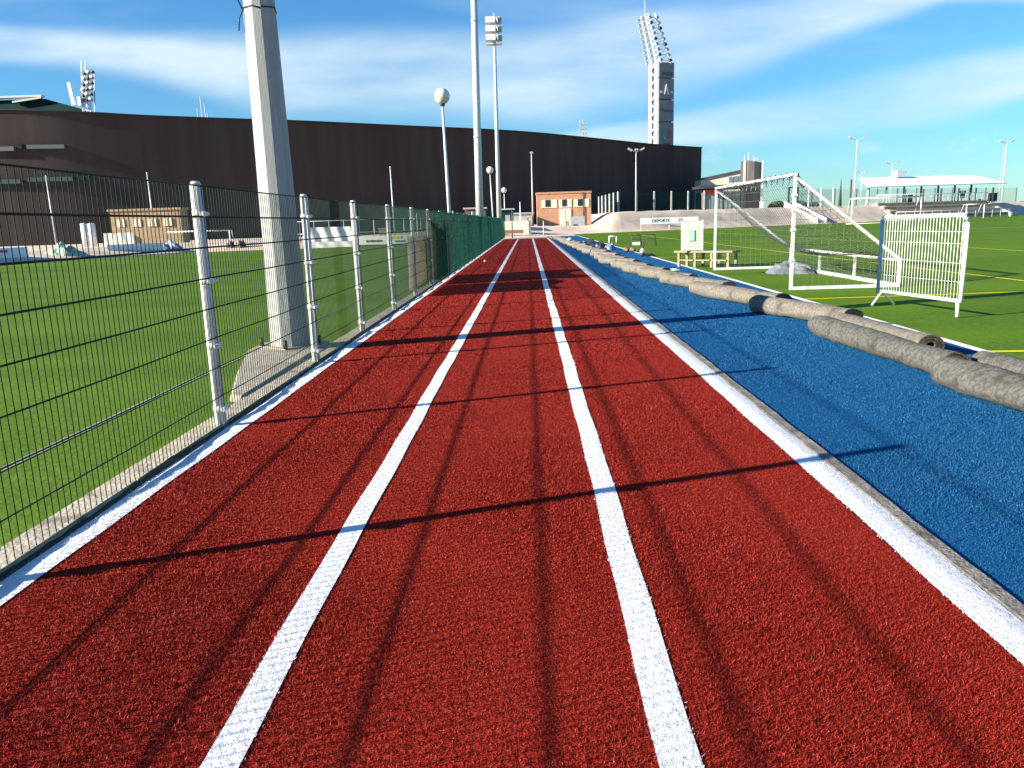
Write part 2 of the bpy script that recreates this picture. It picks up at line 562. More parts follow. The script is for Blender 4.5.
b = MB().add([(-2.265, -4, 0.001), (-2.218, -4, 0.001), (-2.218, 70, 0.001), (-2.265, 70, 0.001)], [(0, 1, 2, 3)])
tag(b.build('dirt_gap', 'dirt'), kind='structure')


# yellow and white field markings
def stripe(name, pts, wd, m, z=0.005):
    b = MB()
    for p, q in zip(pts[:-1], pts[1:]):
        p, q = Vector((*p, z)), Vector((*q, z))
        n = (q - p).cross(Vector((0, 0, 1))).normalized() * wd / 2
        b.quad(p + n, q + n, q - n, p - n)
    return tag(b.build(name, m), kind='structure')


stripe('yellow_field_line', [(4.45, 13.0), (40, 14.8)], 0.09, 'yellow_turf')
stripe('yellow_field_line', [(9.42, 14.9), (9.42, 75)], 0.09, 'yellow_turf')
stripe('yellow_field_line', [(15.7, 24), (15.7, 80)], 0.09, 'yellow_turf')
stripe('yellow_field_line', [(4.5, 28.05), (9.36, 28.05)], 0.09, 'yellow_turf')
stripe('yellow_field_line', [(4.45, 7.7), (9, 7.35)], 0.09, 'yellow_turf')
stripe('white_field_line', [(16, 52), (70, 62)], 0.12, 'white_turf')
stripe('white_field_line', [(-3.3, -4), (-3.2, 54)], 0.06, 'pale_turf')


# ------------------------------------------------------------------ turf pile: short fibres close to the camera
def blades(name, label, mname, bounds, zones, inside=None, h=0.0105):
    X, Y, Wd = [], [], []
    x0, x1 = bounds
    for (ya, yb, dens, wd) in zones:
        n = int((x1 - x0) * (yb - ya) * dens)
        x = rng.uniform(x0, x1, n); y = rng.uniform(ya, yb, n)
        vis = np.abs(x + 0.03 * y) < 1.0 * y + 1.2
        x, y = x[vis], y[vis]
        if inside is not None:
            k = inside(x, y); x, y = x[k], y[k]
        X.append(x); Y.append(y); Wd.append(np.full(len(x), wd))
    x = np.concatenate(X); y = np.concatenate(Y); wd = np.concatenate(Wd)
    n = len(x)
    a = rng.uniform(0, 2 * np.pi, n)
    hh = h * rng.uniform(0.5, 1.25, n) * (1 + 0.25 * np.sin(x * 3 + 1.3 * np.sin(y * 2)))
    lean = rng.uniform(0.1, 1.1, n) * hh
    la = rng.uniform(0, 2 * np.pi, n)
    wd = wd * rng.uniform(0.6, 1.4, n)
    v = np.zeros((n, 3, 3))
    v[:, 0] = np.stack([x - np.cos(a) * wd / 2, y - np.sin(a) * wd / 2, np.full(n, 0.0)], 1)
    v[:, 1] = np.stack([x + np.cos(a) * wd / 2, y + np.sin(a) * wd / 2, np.full(n, 0.0)], 1)
    v[:, 2] = np.stack([x + np.cos(la) * lean, y + np.sin(la) * lean, hh], 1)
    me = bpy.data.meshes.new(name)
    me.vertices.add(3 * n)
    me.vertices.foreach_set('co', v.reshape(-1))
    me.loops.add(3 * n)
    me.loops.foreach_set('vertex_index', np.arange(3 * n, dtype=np.int32))
    me.polygons.add(n)
    me.polygons.foreach_set('loop_start', np.arange(0, 3 * n, 3, dtype=np.int32))
    me.polygons.foreach_set('loop_total', np.full(n, 3, dtype=np.int32))
    me.update(calc_edges=True)
    me.materials.append(MATS[mname])
    o = bpy.data.objects.new(name, me)
    COL.objects.link(o)
    return tag(o, label, 'turf', kind='stuff')


Z = [(1.3, 3.0, 42000, 0.0036), (3.0, 5.0, 20000, 0.0052), (5.0, 8.0, 9000, 0.0075), (8.0, 13.0, 3200, 0.013), (13.0, 20.0, 1300, 0.02), (20.0, 34.0, 500, 0.03), (34.0, 60.0, 160, 0.04)]


def in_lines(x, y, grow):
    k = np.zeros(len(x), bool)
    j = rng.normal(0, 0.005, len(x))
    for _, p, q in LINES[:4]:
        w1 = 0.003 * np.sin(y * 1.7 + p) + 0.003 * np.sin(y * 5.1 + 2 * p)
        w2 = 0.003 * np.sin(y * 1.7 + q) + 0.003 * np.sin(y * 5.1 + 2 * q)
        k |= (x > p + w1 - grow + j) & (x < q + w2 + grow + j)
    return k


blades('red_turf_pile', 'short brick red turf fibres covering the running lanes', 'red_blade', (-2.08, 1.50), Z, lambda x, y: ~in_lines(x, y, 0))
blades('white_turf_pile', 'short white turf fibres of the painted lane lines', 'white_blade', (-2.225, 1.665), Z, lambda x, y: in_lines(x, y, -0.004), 0.0115)
blades('blue_turf_pile', 'short bright blue turf fibres of the strip beside the lanes', 'blue_blade', (1.75, 4.42), Z)


# ================================================================== structures and buildings
# ---- stadium: convex dark bowl wall
WALL = [(-140, 118, 17.9), (-118, 106.5, 17.9), (-95, 103.4, 17.9), (-80, 104.2, 17.9), (-68.8, 106, 17.8), (-62.9, 107.2, 17.6), (-57.2, 109, 17.4), (-51.4, 111, 17.1), (-40.5, 115.5, 16.85), (-34.2, 118.5, 16.8),
        (-19.6, 127, 16.6), (-1.8, 139, 16.5), (13.7, 151, 15.9), (24.3, 160, 15.5), (36.8, 171, 15.4)]


def wall_at(x):
    for p, q in zip(WALL[:-1], WALL[1:]):
        if p[0] <= x <= q[0]:
            t = (x - p[0]) / (q[0] - p[0])
            return p[1] + t * (q[1] - p[1]), math.atan2(q[1] - p[1], q[0] - p[0])


def catmull(pts, sub):
    out = []
    n = len(pts)
    for i in range(n - 1):
        p0, p1, p2, p3 = [Vector(pts[max(0, min(n - 1, i + k))]) for k in (-1, 0, 1, 2)]
        for j in range(sub):
            t = j / sub
            out.append(0.5 * (2 * p1 + (p2 - p0) * t + (2 * p0 - 5 * p1 + 4 * p2 - p3) * t * t + (3 * p1 - p0 - 3 * p2 + p3) * t ** 3))
    out.append(Vector(pts[-1]))
    return out


st = empty('stadium', (-20, 128, 0), 'huge dark brown curved stadium with a plain tall outer wall across the background', 'stadium')
def adopt(o, par):
    o.parent = par
    o.location = Vector(o.location) - par.location
    return o


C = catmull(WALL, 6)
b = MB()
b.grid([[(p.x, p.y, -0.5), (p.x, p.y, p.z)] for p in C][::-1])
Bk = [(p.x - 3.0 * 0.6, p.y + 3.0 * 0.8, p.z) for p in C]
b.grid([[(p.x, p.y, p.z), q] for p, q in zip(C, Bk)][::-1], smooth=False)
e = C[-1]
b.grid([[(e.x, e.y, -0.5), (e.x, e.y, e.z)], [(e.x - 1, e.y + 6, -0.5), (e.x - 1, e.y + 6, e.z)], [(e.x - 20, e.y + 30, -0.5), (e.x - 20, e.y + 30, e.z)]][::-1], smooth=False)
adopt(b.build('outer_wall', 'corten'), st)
b = MB()
for p, q in zip(C[:-1], C[1:]):
    d = (q - p).normalized()
    b.bar(p + Vector((0, 0, 0.06)) - d * 0.002, q + Vector((0, 0, 0.06)), 0.5, 0.14)
adopt(b.build('coping', 'dark_edge'), st)
for (xa, xb, z, h, mname) in ((-80, -67.6, 12.9, 0.55, 'slot_grey'), (-66.1, -61.6, 13.1, 0.5, 'slot_grey'), (-80, -67.4, 8.7, 0.55, 'slot_teal'), (-66.6, -61.0, 8.9, 0.55, 'slot_teal')):
    x = (xa + xb) / 2
    y, a = wall_at(x)
    L = (xb - xa) / math.cos(a)
    nrm = Vector((math.sin(a), -math.cos(a), 0))
    fb = MB().box(Vector((x, y, z)) + nrm * 0.1, (L, 0.9, h), rot=a).build('window', mname)
    adopt(fb, st)
    MB().box(Vector((x, y, z + h / 2 + 0.09)) + nrm * 0.12 - st.location, (L + 0.4, 1.1, 0.16), rot=a).build('frame', 'dark_edge', fb)
for (xa, z) in ((-60.3, 8.95), (-59.5, 9.0), (-66.9, 13.2)):
    y, a = wall_at(xa)
    adopt(MB().box((xa, y, z), (0.55, 1.0, 0.6), rot=a).build('vent', 'window_dark'), st)
b = MB()
prof = [(-150, 21.8), (-71.4, 21.5), (-63.2, 19.0), (-58.0, 17.7), (-58.0, 16.2), (-150, 16.2)]
b.add([(x, 121, z) for x, z in prof] + [(x - 28, 165, z) for x, z in prof], [tuple(range(6)), tuple(range(6, 12))[::-1]] + [(i, i + 6, (i + 1) % 6 + 6, (i + 1) % 6) for i in range(6)])
rf = adopt(b.build('roof', 'roof_green'), st)
b = MB()
b.box((-110, 120.7, 21.85), (77, 0.8, 0.3))
b.bar((-76.0, 120.5, 21.1), (-71.6, 120.5, 21.6), 0.5, 0.25)
adopt(b.build('roof_trim', 'roof_pale'), st)


# ---- main floodlight tower with clad shaft
tw = empty('floodlight_tower', (30.1, 185, 0), 'tall white and grey clad floodlight tower with leaning lamp rack above the stadium', 'floodlight tower')
rx = Vector((3.55, 1.3, 0)); rl = Vector((-1.45, 3.5, 0))
nR = Vector((1.3, -3.55, 0)).normalized()
zs = [8.0, 22.5, 27.3, 31.9, 35.3]
for i in range(4):
    b = MB()
    z0, z1 = zs[i] + 0.10, zs[i + 1] - 0.10
    vs = [Vector((0, 0, 0)), rx, rx + rl, rl * 0.28]
    b.add([(*v.xy, z0) for v in vs] + [(*v.xy, z1) for v in vs], [(3, 2, 1, 0), (4, 5, 6, 7), (0, 1, 5, 4), (1, 2, 6, 5), (2, 3, 7, 6), (3, 0, 4, 7)])
    pn = b.build('cladding_panel', 'tower_grey', tw)
    if i:
        MB().box((rx / 2 + rl / 2 + Vector((0, 0, zs[i]))), (3.0, 3.0, 0.24), rot=0.35).build('joint', 'dark_metal', pn)
    fm = Matrix.Translation(rx / 2 + nR * 0.06) @ Matrix((rx.normalized(), Vector((0, 0, 1)), nR)).transposed().to_4x4()
    if i == 0:
        def crescent(a0, a1, r0, r1, cx=0.0, cz=19.7):
            bb = MB(); pts = []
            for k in range(13):
                t = a0 + (a1 - a0) * k / 12
                taper = math.sin(math.pi * k / 12) ** 0.6
                for rr in (r1, r1 - (r1 - r0) * taper):
                    pts.append(rx / 2 + rx.normalized() * (cx + rr * 0.8 * math.cos(t)) + nR * 0.08 + Vector((0, 0, cz + rr * 1.15 * math.sin(t))))
            bb.grid([[pts[2 * k], pts[2 * k + 1]] for k in range(13)], smooth=False)
            return bb
        crescent(math.radians(95), math.radians(265), 0.5, 1.35).build('logo', 'logo_green', pn)
        crescent(math.radians(75), math.radians(-85), 0.1, 1.1, 0.35, 19.9).build('logo', 'logo_red', pn)
        crescent(math.radians(150), math.radians(245), 0.7, 0.95, 0.1, 19.7).build('logo', 'tower_white', pn)
        bb = MB()
        for k, hh in enumerate((0.5, 0.36, 0.36, 0.36, 0.5, 0.36)):
            bb.box(rx / 2 + rx.normalized() * (-0.85 + k * 0.33) + nR * 0.08 + Vector((0, 0, 17.55 + hh / 2)), (0.25, 0.05, hh), rot=0.35)
        bb.build('lettering', 'lettering', pn)
    if i == 1:
        o = text_part('lettering', 'Mahou', 1.25, Matrix.Translation((0, 0, 25.0)) @ fm, pn, 'lettering')
    if i == 2:
        bb = MB()
        o0 = rx / 2 + nR * 0.08
        u_ = rx.normalized()
        bb.bar(o0 + u_ * -0.55 + Vector((0, 0, 28.4)), o0 + u_ * -0.1 + Vector((0, 0, 30.6)), 0.1, 0.3)
        bb.bar(o0 + u_ * 0.45 + Vector((0, 0, 28.4)), o0 + u_ * -0.15 + Vector((0, 0, 30.2)), 0.11, 0.3)
        bb.build('emblem', 'tower_white', pn)
        bb = MB()
        for k in (-1.25, 1.25):
            MB().box(o0 + u_ * k + Vector((0, 0, 28.9)), (0.55, 0.1, 0.5), rot=0.35).build('emblem', 'pale_cord', pn)
    if i == 3:
        bb = MB()
        for k in range(6):
            bb.box(rx / 2 + rx.normalized() * (-1.25 + k * 0.5) + nR * 0.08 + Vector((0, 0, 32.8)), (0.34, 0.05, 0.7 if k % 3 else 0.95), rot=0.35)
        bb.build('lettering', 'lettering', pn)
b = MB()
for t in (0.30, 1.0):
    p = rl * t
    b.bar(p + Vector((0, 0, 8)), p + Vector((0, 0, 35.6)), 0.6 if t == 1.0 else 0.9, 0.7)
p0, p1 = rl * 0.3, rl
z = 10.0
k = 0
while z < 34:
    a_, c_ = (p0, p1) if k % 2 else (p1, p0)
    b.bar(a_ + Vector((0, 0, z)), c_ + Vector((0, 0, z + 1.7)), 0.22, 0.22)
    z += 1.7; k += 1
b.build('lattice', 'tower_white', tw)
b = MB()
b.bar(rl * 0.36 + rx * 0.12 + Vector((0, 0, 21.5)), rl * 0.94 + rx * 0.12 + Vector((0, 0, 21.5)), 0.2, 27.0)
b.build('interior_dark', 'dark_metal', tw)  # dark slab added behind the lattice, standing in for the unlit interior
b = MB()
A0 = [rl * 0.95, rl * 0.3, Vector((0.4, 0.2, 0)), rx * 0.75]
top = Vector((-2.5, 2.2, 0))
for p in A0:
    b.bar(p + Vector((0, 0, 35)), p * 0.72 + top + Vector((0, 0, 46)), 0.28, 0.28)
for k in range(9):
    t = (k + 0.6) / 9.4
    pts = [(p + (p * 0.72 + top - p) * t) + Vector((0, 0, 35 + 11 * t)) for p in A0]
    for a_, c_ in zip(pts[:-1], pts[1:]):
        b.bar(a_, c_, 0.16, 0.16)
    if k < 8:
        t2 = (k + 1.6) / 9.4
        q = [(p + (p * 0.72 + top - p) * t2) + Vector((0, 0, 35 + 11 * t2)) for p in A0]
        b.bar(pts[0], q[1], 0.1, 0.1); b.bar(pts[2], q[3], 0.1, 0.1)
b.tube([A0[1] * 0.7 + top + Vector((0, 0, 45)), A0[1] * 0.7 + top + Vector((0.0, 0, 49.5))], 0.06, 5)
b.build('lamp_rack', 'galvanised', tw)
for k in range(9):
    t = (k + 0.6) / 9.4
    for j, p in enumerate(A0):
        q = p + (p * 0.72 + top - p) * t + Vector((0, 0, 35 + 11 * t))
        q = q + (Vector((-0.55, 0.1, 0)) if j < 2 else Vector((0.25, -0.4, 0)))
        MB().tube([q, q + Vector((-0.25, 0.45, -0.22))], [0.40, 0.27], 8).build('lamp', 'grey_metal' if j < 2 or (j + k) % 3 else 'dark_metal', tw)

# ---- smaller tower at left behind the stadium roof, mast tops
tl = empty('floodlight_tower', (-64.6, 118, 16.4), 'leaning lattice floodlight with white panel behind the left end of the stadium', 'floodlight tower')
b = MB()
for dx, dy in ((0, 0), (1.1, 0), (0, 1.1), (1.1, 1.1)):
    b.bar((dx, dy, 0), (dx + 1.0, dy, 8.2 if dx else 9.6), 0.16, 0.16)
for k in range(10):
    s_ = k / 10
    b.bar((s_, 0, 8.9 * s_), (1.1 + s_, 0, 8.0 * s_ + 0.8), 0.1, 0.1)
    b.bar((1.1 + s_, 0, 8.0 * s_), (s_ + .1, 0, 8.9 * s_ + 0.9), 0.1, 0.1)
b.build('lattice', 'galvanised', tl)
for k in range(6):
    for j in range(3):
        q = Vector((0.4 + 0.15 * k + 0.62 * j, -0.3, 4.2 + 0.75 * k + 0.1 * j))
        MB().tube([q, q + Vector((0.1, 0.5, -0.2))], [0.27, 0.18], 8).build('lamp', 'dark_metal' if (k + j) % 2 else 'grey_metal', tl)
MB().box((-0.95, -0.2, 5.1), (0.5, 0.4, 3.2), M=Matrix.Rotation(-0.09, 3, 'Y')).build('panel', 'tower_white', tl)
MB().box((0.2, -0.4, 4.0), (0.5, 0.4, 1.3)).build('panel', 'tower_white', tl)
tm = empty('floodlight_tower', (13.4, 190, 14), 'small pale lattice tower top poking above the middle of the stadium wall', 'floodlight tower')
b = MB()
for dx in (-0.8, -0.1, 0.7):
    b.bar((dx * 0.9, 0, 0), (dx, 0, 10.2 if dx < 0.5 else 9.0), 0.16, 0.16)
for k in range(8):
    b.bar((-0.8, 0, 1.2 * k + 0.6), (0.7, 0, 1.2 * k + 1.0), 0.1, 0.1)
b.build('lattice', 'galvanised', tm)
for k in range(5):
    for dx in (-0.8, 0.0, 0.7):
        MB().box((dx, -0.2, 5.4 + k * 0.95), (0.4, 0.3, 0.4)).build('lamp', 'grey_metal', tm)
an = empty('antenna_mast', (-53.7, 135, 12), 'thin cluster of antenna rods above the stadium wall left of the concrete pole', 'antenna')
b = MB()
for dx, h in ((-0.7, 9.4), (0.0, 11.3), (0.55, 10.2), (0.95, 8.6)):
    b.tube([(dx, 0, 0), (dx, 0, h)], 0.07, 5)
b.bar((-0.8, 0, 8), (1.0, 0, 8), 0.08, 0.08)
b.build('mast', 'galvanised', an)

# ---- brick changing-room block at the end of the track
bh = empty('brick_building', (1.04, 89.5, 0.3), 'small flat roofed orange brick building at the far end of the red track', 'building')
MB().box((3.02, 2.0, 2.0), (6.05, 4.0, 4.05)).build('wall', 'brick', bh)
cp = MB(); cp.box((3.02, 2.0, 4.13), (6.2, 4.15, 0.2)); cp.build('roof_slab', 'brick', bh)
cz = lambda cy: 4.25 - (cy - 170) * 0.0132
cx_ = lambda cx: (cx - 480) * 0.0125
for (a_, w0, w1, c_) in ((520, 555, 600, 660), (675, 705, 745, 790), (810, 845, 888, 946)):
    wn = MB().box(((cx_(a_) + cx_(c_)) / 2, -0.02, (cz(235) + cz(302)) / 2), (cx_(c_) - cx_(a_), 0.08, cz(235) - cz(302))).build('window', 'cream', bh)
    MB().box(((cx_(w0) + cx_(w1)) / 2, -0.07, (cz(236) + cz(292)) / 2), (cx_(w1) - cx_(w0), 0.06, cz(236) - cz(292))).build('pane', 'window_dark', wn)
dr = MB().box(((cx_(680) + cx_(785)) / 2, -0.03, (cz(312) + 0.25) / 2), (cx_(785) - cx_(680), 0.1, cz(312) - 0.25)).build('door', 'cream', bh)
MB().box(((cx_(733)), -0.09, 1.2), (0.03, 0.03, 2.0)).build('handle', 'grey_metal', dr)
MB().tube([(cx_(893), -0.09, 0), (cx_(893), -0.09, 4.1)], 0.05, 6).build('downpipe', 'dark_metal', bh)
sc = empty('metal_screen', (5.5, 88.3, 0.55), 'plain grey sheet metal screen in front of the orange brick building', 'screen')
MB().box((0, 0, 0.65), (1.55, 0.06, 1.2)).build('sheet', 'grey_metal', sc)
for s_ in (-0.75, 0.75):
    MB().box((s_, 0.06, 0.6), (0.07, 0.06, 1.4)).build('post', 'dark_metal', sc)
for k, dx in enumerate((0.0, 0.2)):
    bo = empty('bollard', (4.2 + dx, 87.9, 0.55), ('left' if k == 0 else 'right') + ' one of two short dark bollards by the cream door of the brick building', 'bollard', 'bollards by the brick building')
    MB().tube([(0, 0, 0), (0, 0, 0.7)], 0.07, 8).build('post', 'dark_metal', bo)
    MB().ball((0, 0, 0.72), 0.075, 8, 6).build('cap', 'dark_metal', bo)
cr = empty('crate', (0.15, 87.5, 0.55), 'small orange crate left of the brick building', 'crate')
MB().box((0, 0, 0.3), (0.55, 0.4, 0.6)).build('box', 'shoe_brown', cr)
MB().box((0.1, -0.21, 0.45), (0.3, 0.04, 0.25)).build('panel', 'red_paint', cr)

# low walls, sheds and posts behind the green netting
def shed(loc, d, label, wallm, roofm):
    s = empty('shed', loc, label, 'shed')
    MB().box((0, 0, d[2] / 2), d).build('wall', wallm, s)
    MB().box((0, -0.05, d[2] + 0.08), (d[0] + 0.3, d[1] + 0.3, 0.16)).build('roof', roofm, s)
    MB().box((d[0] * 0.1, -d[1] / 2 - 0.02, d[2] * 0.45), (d[0] * 0.35, 0.06, d[2] * 0.6)).build('door', 'grey_metal', s)
    return s


shed((-5.35, 82, 0.3), (2.1, 2, 2.5), 'pinkish shed with pale roof behind the green netting near the tall pole', 'slab_grey', 'slab_tan')
shed((-2.35, 88, 0.5), (1.5, 2, 2.2), 'small dark teal cabin behind the floodlight pole', 'roof_green', 'grey_metal')
shed((-0.9, 96, 0.6), (3.0, 2, 1.7), 'low grey cabin left of the brick building', 'grey_metal', 'grey_metal')
lw = MB()
lw.box((-2.6, 80.5, 0.75), (5.8, 0.3, 1.5))
tag(lw.build('boundary_wall', 'cream'), 'low beige wall between the track end and the grey cabin', 'wall')
lw = MB()
lw.box((-2.1, 79.0, 0.45), (3.4, 0.3, 0.35))
tag(lw.build('low_kerb_wall', 'shoe_brown'), 'long low brown kerb wall below the beige wall beyond the track end', 'wall')
for k, (x, y, h, r, lab) in enumerate(((-1.45, 72.5, 2.5, 0.06, 'white post just past the end of the green netting'), (-0.75, 80, 3.3, 0.06, 'tall white post standing by the beige wall'), (-0.35, 74.5, 0.8, 0.06, 'short white stake on the sand past the track end'), (1.55, 80.6, 1.4, 0.04, 'thin pale stake in front of the brick building'))):
    tag(MB().tube([(x, y, -0.1), (x, y, h)], [r, r * 0.8], 8).ball((x, y, h), r * 0.85, 8, 5).build('marker_post', 'post_white'), lab, 'post')

# ---- left background along the pitch
lb = MB()
edge = [(-46.5, -8), (-28.35, 41.6), (-23.6, 55.7), (-14, 57.0), (-9, 69.5), (-2.6, 74.6)]
nrm_ = []
for i in range(len(edge)):
    p, q = Vector(edge[max(0, i - 1)]), Vector(edge[min(len(edge) - 1, i + 1)])
    d = (q - p).normalized()
    nrm_.append(Vector((-d.y, d.x)))
lb.grid([[(*(Vector(e) + n * o_), z) for o_, z in ((-0.05, -0.02), (0.0, 0.06), (4.0, 0.58), (6.5, 0.62), (8.5, -0.1))] for e, n in zip(edge, nrm_)][::-1], smooth=False)
tag(lb.build('sloped_pitch_wall', 'sand'), kind='structure')  # low kerb wall shaped as a sandy slope so it catches the sun
th = empty('brick_building', (-30.5, 63, 0.0), 'tan brick hut with four pale small windows beyond the left pitch', 'building')
MB().box((0, 0.7, 1.6), (5.6, 1.4, 3.2), rot=0.02).build('wall', 'tan_brick', th)
MB().box((0, 0.7, 3.27), (5.9, 1.7, 0.16), rot=0.02).build('roof', 'tan_brick', th)
for k in range(4):
    wv_ = MB().box((-1.95 + k * 1.25, -0.04, 2.25), (0.62, 0.1, 0.6), rot=0.02).build('window', 'cream', th)
    MB().box((-1.95 + k * 1.25, -0.10, 2.25), (0.05, 0.05, 0.6)).build('frame', 'tan_brick', wv_)
for k, (dx, lab) in enumerate(((0, 'left'), (0.62, 'right'))):
    tk = empty('storage_tank', (-35.0 + dx, 62, 0.2), lab + ' one of the pair of upright white cylinders beyond the left pitch', 'tank', 'white cylinders beyond the left pitch')
    MB().tube([(0, 0, 0.3), (0, 0, 2.05)], 0.26, 14).build('barrel', 'white_paint', tk)
    MB().ball((0, 0, 2.05), 0.255, 14, 8, sq=0.4).build('lid', 'white_paint', tk)
ab = empty('advertising_board', (-29.6, 42.8, 0.05), 'white advertising board with red band at the far left edge of the pitch', 'board')
MB().bar((-1.3, -2.8, 0.5), (0.6, 2.4, 0.5), 0.08, 0.6).build('board', 'banner_white', ab)
MB().bar((-1.24, -2.8, 0.62), (0.2, 1.2, 0.62), 0.09, 0.12).build('stripe', 'red_paint', ab)


def heap(name, loc, sx, sy, h, m, label, cat, seed, spikes=0.0):
    r = random.Random(seed)
    P = []
    ph = [r.random() * 6 for _ in range(6)]
    for i in range(22):
        row = []
        for j in range(22):
            u, v = i / 21 * 2 - 1, j / 21 * 2 - 1
            d = math.sqrt(u * u + v * v)
            k = max(0, 1 - d ** 2.2)
            z = h * k ** 0.6 * (0.72 + 0.2 * math.sin(5 * u + ph[0]) * math.cos(4 * v + ph[1]) + 0.14 * math.sin(11 * u + 7 * v + ph[2])) + spikes * k * (r.random() - 0.4)
            w_ = 1 + 0.12 * math.sin(4 * math.atan2(v, u) + ph[3])
            row.append((u * sx / 2 * w_, v * sy / 2 * w_, z))
        P.append(row)
    o = MB().grid(P[::-1], smooth=(spikes == 0)).build(name, m)
    o.location = loc
    return tag(o, label, cat)


heap('netting_heap', (-28.4, 47.6, 0.0), 2.9, 1.6, 0.95, 'pale_green', 'pale green heap of folded netting at the far edge of the left pitch', 'netting', 4, 0.25)
heap('tarpaulin_heap', (-25.2, 55.1, 0.0), 2.3, 1.1, 0.95, 'tarp_blue', 'blue covered heap in front of the tan brick hut', 'tarpaulin', 8)


def flat_banner(name, p, q, z0, z1, m, label, cat, wavy=0.03, rows=6):
    p, q = Vector((*p, 0)), Vector((*q, 0))
    n = (q - p).cross(Vector((0, 0, 1))).normalized()
    P = []
    for i in range(31):
        t = i / 30
        row = []
        for j in range(rows):
            s_ = j / (rows - 1)
            row.append(tuple(p.lerp(q, t) + n * (wavy * math.sin(t * 21 + 2 * s_) + wavy * 0.6 * math.sin(t * 9 + 5 * s_)) + Vector((0, 0, z0 + (z1 - z0) * s_))))
        P.append(row)
    b = MB().grid(P)
    b.grid([[tuple(Vector(pt) - n * 0.012) for pt in row] for row in P][::-1])
    return tag(b.build(name, m), label, cat)


flat_banner('banner', (-27.6, 51.3), (-25.4, 54.6), 0.1, 0.75, 'banner_white', 'long white banner lying along the wall beside the pale green heap', 'banner')
flat_banner('banner', (-30.8, 57), (-28.6, 57), 0.5, 1.5, 'board_white', 'pale upright sheet at the left corner of the tan brick hut', 'banner')
flat_banner('banner', (-15.9, 57.8), (-12.6, 57.8), 0.42, 1.45, 'banner_white', 'crumpled white banner hung on the rail behind the concrete pole', 'banner', 0.09)
flat_banner('banner', (-15.9, 56.4), (-12.6, 56.4), 0.03, 0.42, 'banner_white', 'low white strip along the pitch edge below the hung banner', 'banner')
bd = empty('advertising_board', (-10.4, 57.5, 0.0), 'white advertising board with small dark and yellow lettering seen through the fence', 'board')
MB().box((0, 0, 0.42), (3.9, 0.06, 0.62)).build('board', 'banner_white', bd)
bb = MB()
for k in range(9):
    bb.box((-1.35 + k * 0.13, -0.045, 0.36), (0.09, 0.03, 0.12 if k % 3 else 0.17))
for k in range(6):
    bb.box((0.75 + k * 0.13, -0.045, 0.30), (0.09, 0.03, 0.1))
bb.build('lettering', 'lettering', bd)
MB().box((0.75, -0.045, 0.58), (0.9, 0.03, 0.14)).build('stripe', 'yellow_turf', bd)
tag(MB().box((-10.9, 60, 0.55), (0.75, 0.5, 1.3)).box((-10.9, 60, 1.23), (0.85, 0.6, 0.08)).build('utility_box', 'tan_brick'), 'small tan box behind the pitch rail seen between the fence posts', 'box')
pr = empty('pitch_railing', (-18, 58.5, 0), 'long pale railing on the far side of the left pitch', 'railing')
b = MB()
for z in (1.0, 1.9):
    b.tube([(0, 0, z), (4, 0, z), (9, 0.4, z), (13.5, 6, z)], 0.03, 6)
b.build('rail', 'galvanised', pr)
for k in range(12):
    x = k * 1.1
    y = 0 if x < 4 else (0.4 * (x - 4) / 5 if x < 9 else 0.4 + (x - 9) / 4.5 * 5.6)
    MB().tube([(x, y, 0), (x, y, 1.95)], 0.03, 6).build('post', 'galvanised', pr)


def goal_frame(loc, rz, width, height, depth, label, cat='football goal', r=0.05, group=None):
    g = empty('football_goal', loc, label, cat, group, rz)
    for s_ in (0, 1):
        MB().tube([(s_ * width, 0, 0), (s_ * width, 0, height)], r, 8).build('post', 'white_paint', g)
        MB().tube([(s_ * width, 0, height), (s_ * width, depth * 0.4, height), (s_ * width, depth, 0.03)], r * 0.6, 6).build('stay', 'white_paint', g)
    MB().tube([(-r, 0, height), (width + r, 0, height)], r, 8).build('crossbar', 'white_paint', g)
    MB().tube([(0, depth, 0.04), (width, depth, 0.04)], r * 0.6, 6).build('ground_bar', 'white_paint', g)
    return g


goal_frame((-26.4, 57.6, 0), 0.0, 4.6, 1.45, 1.0, 'small white goal in front of the tan brick hut', r=0.05)
goal_frame((35.4, 88, 0.0), 0.02, 7.5, 2.75, 1.6, 'large white goal standing at the far side of the right field before the steps', r=0.07)
goal_frame((56.7, 104.5, 0.0), 0.2, 2.6, 1.8, 1.3, 'small white goal near the right end of the covered stand', r=0.06)
for k, (x, lab) in enumerate(((-21.6, 'left'), (-20.75, 'right'))):
    o = tag(heap('kit_bag', (x, 57, 0.0), 0.6, 0.6, 0.95, 'plastic_black', lab + ' one of two upright black bags right of the small white goal', 'bag', 20 + k), group='black bags by the small goal')

# slim poles in front of the stadium
for (x, y, zt, lab) in ((-42.2, 70, 6.6, 'thin pale pole at the far left before the stadium wall'), (-33.2, 70, 6.6, 'thin pale pole rising above the tan brick hut'), (-20.6, 70, 6.0, 'thin pole right behind the concrete pole'), (-11.8, 70, 6.4, 'thin pale pole standing above the netting left of the globe lamps')):
    p_ = empty('slim_pole', (x, y, 0), lab, 'pole', 'thin poles before the stadium')
    MB().tube([(0, 0, 0), (-0.05, 0, zt)], [0.07, 0.05], 6).build('shaft', 'galvanised', p_)
    MB().ball((-0.05, 0, zt), 0.07, 6, 5).build('cap', 'galvanised', p_)
for k, (x, y, h) in enumerate(((-9.2, 66, 2.3), (-7.6, 67, 2.2), (-6.2, 66, 2.4), (-4.6, 66, 2.3))):
    tag(MB().tube([(x, y, 0), (x, y, h)], 0.05, 6).ball((x, y, h), 0.05, 6, 4).build('marker_post', 'post_white'), 'thin white post in a short row showing over the top of the netting', 'post', 'white posts over the netting')


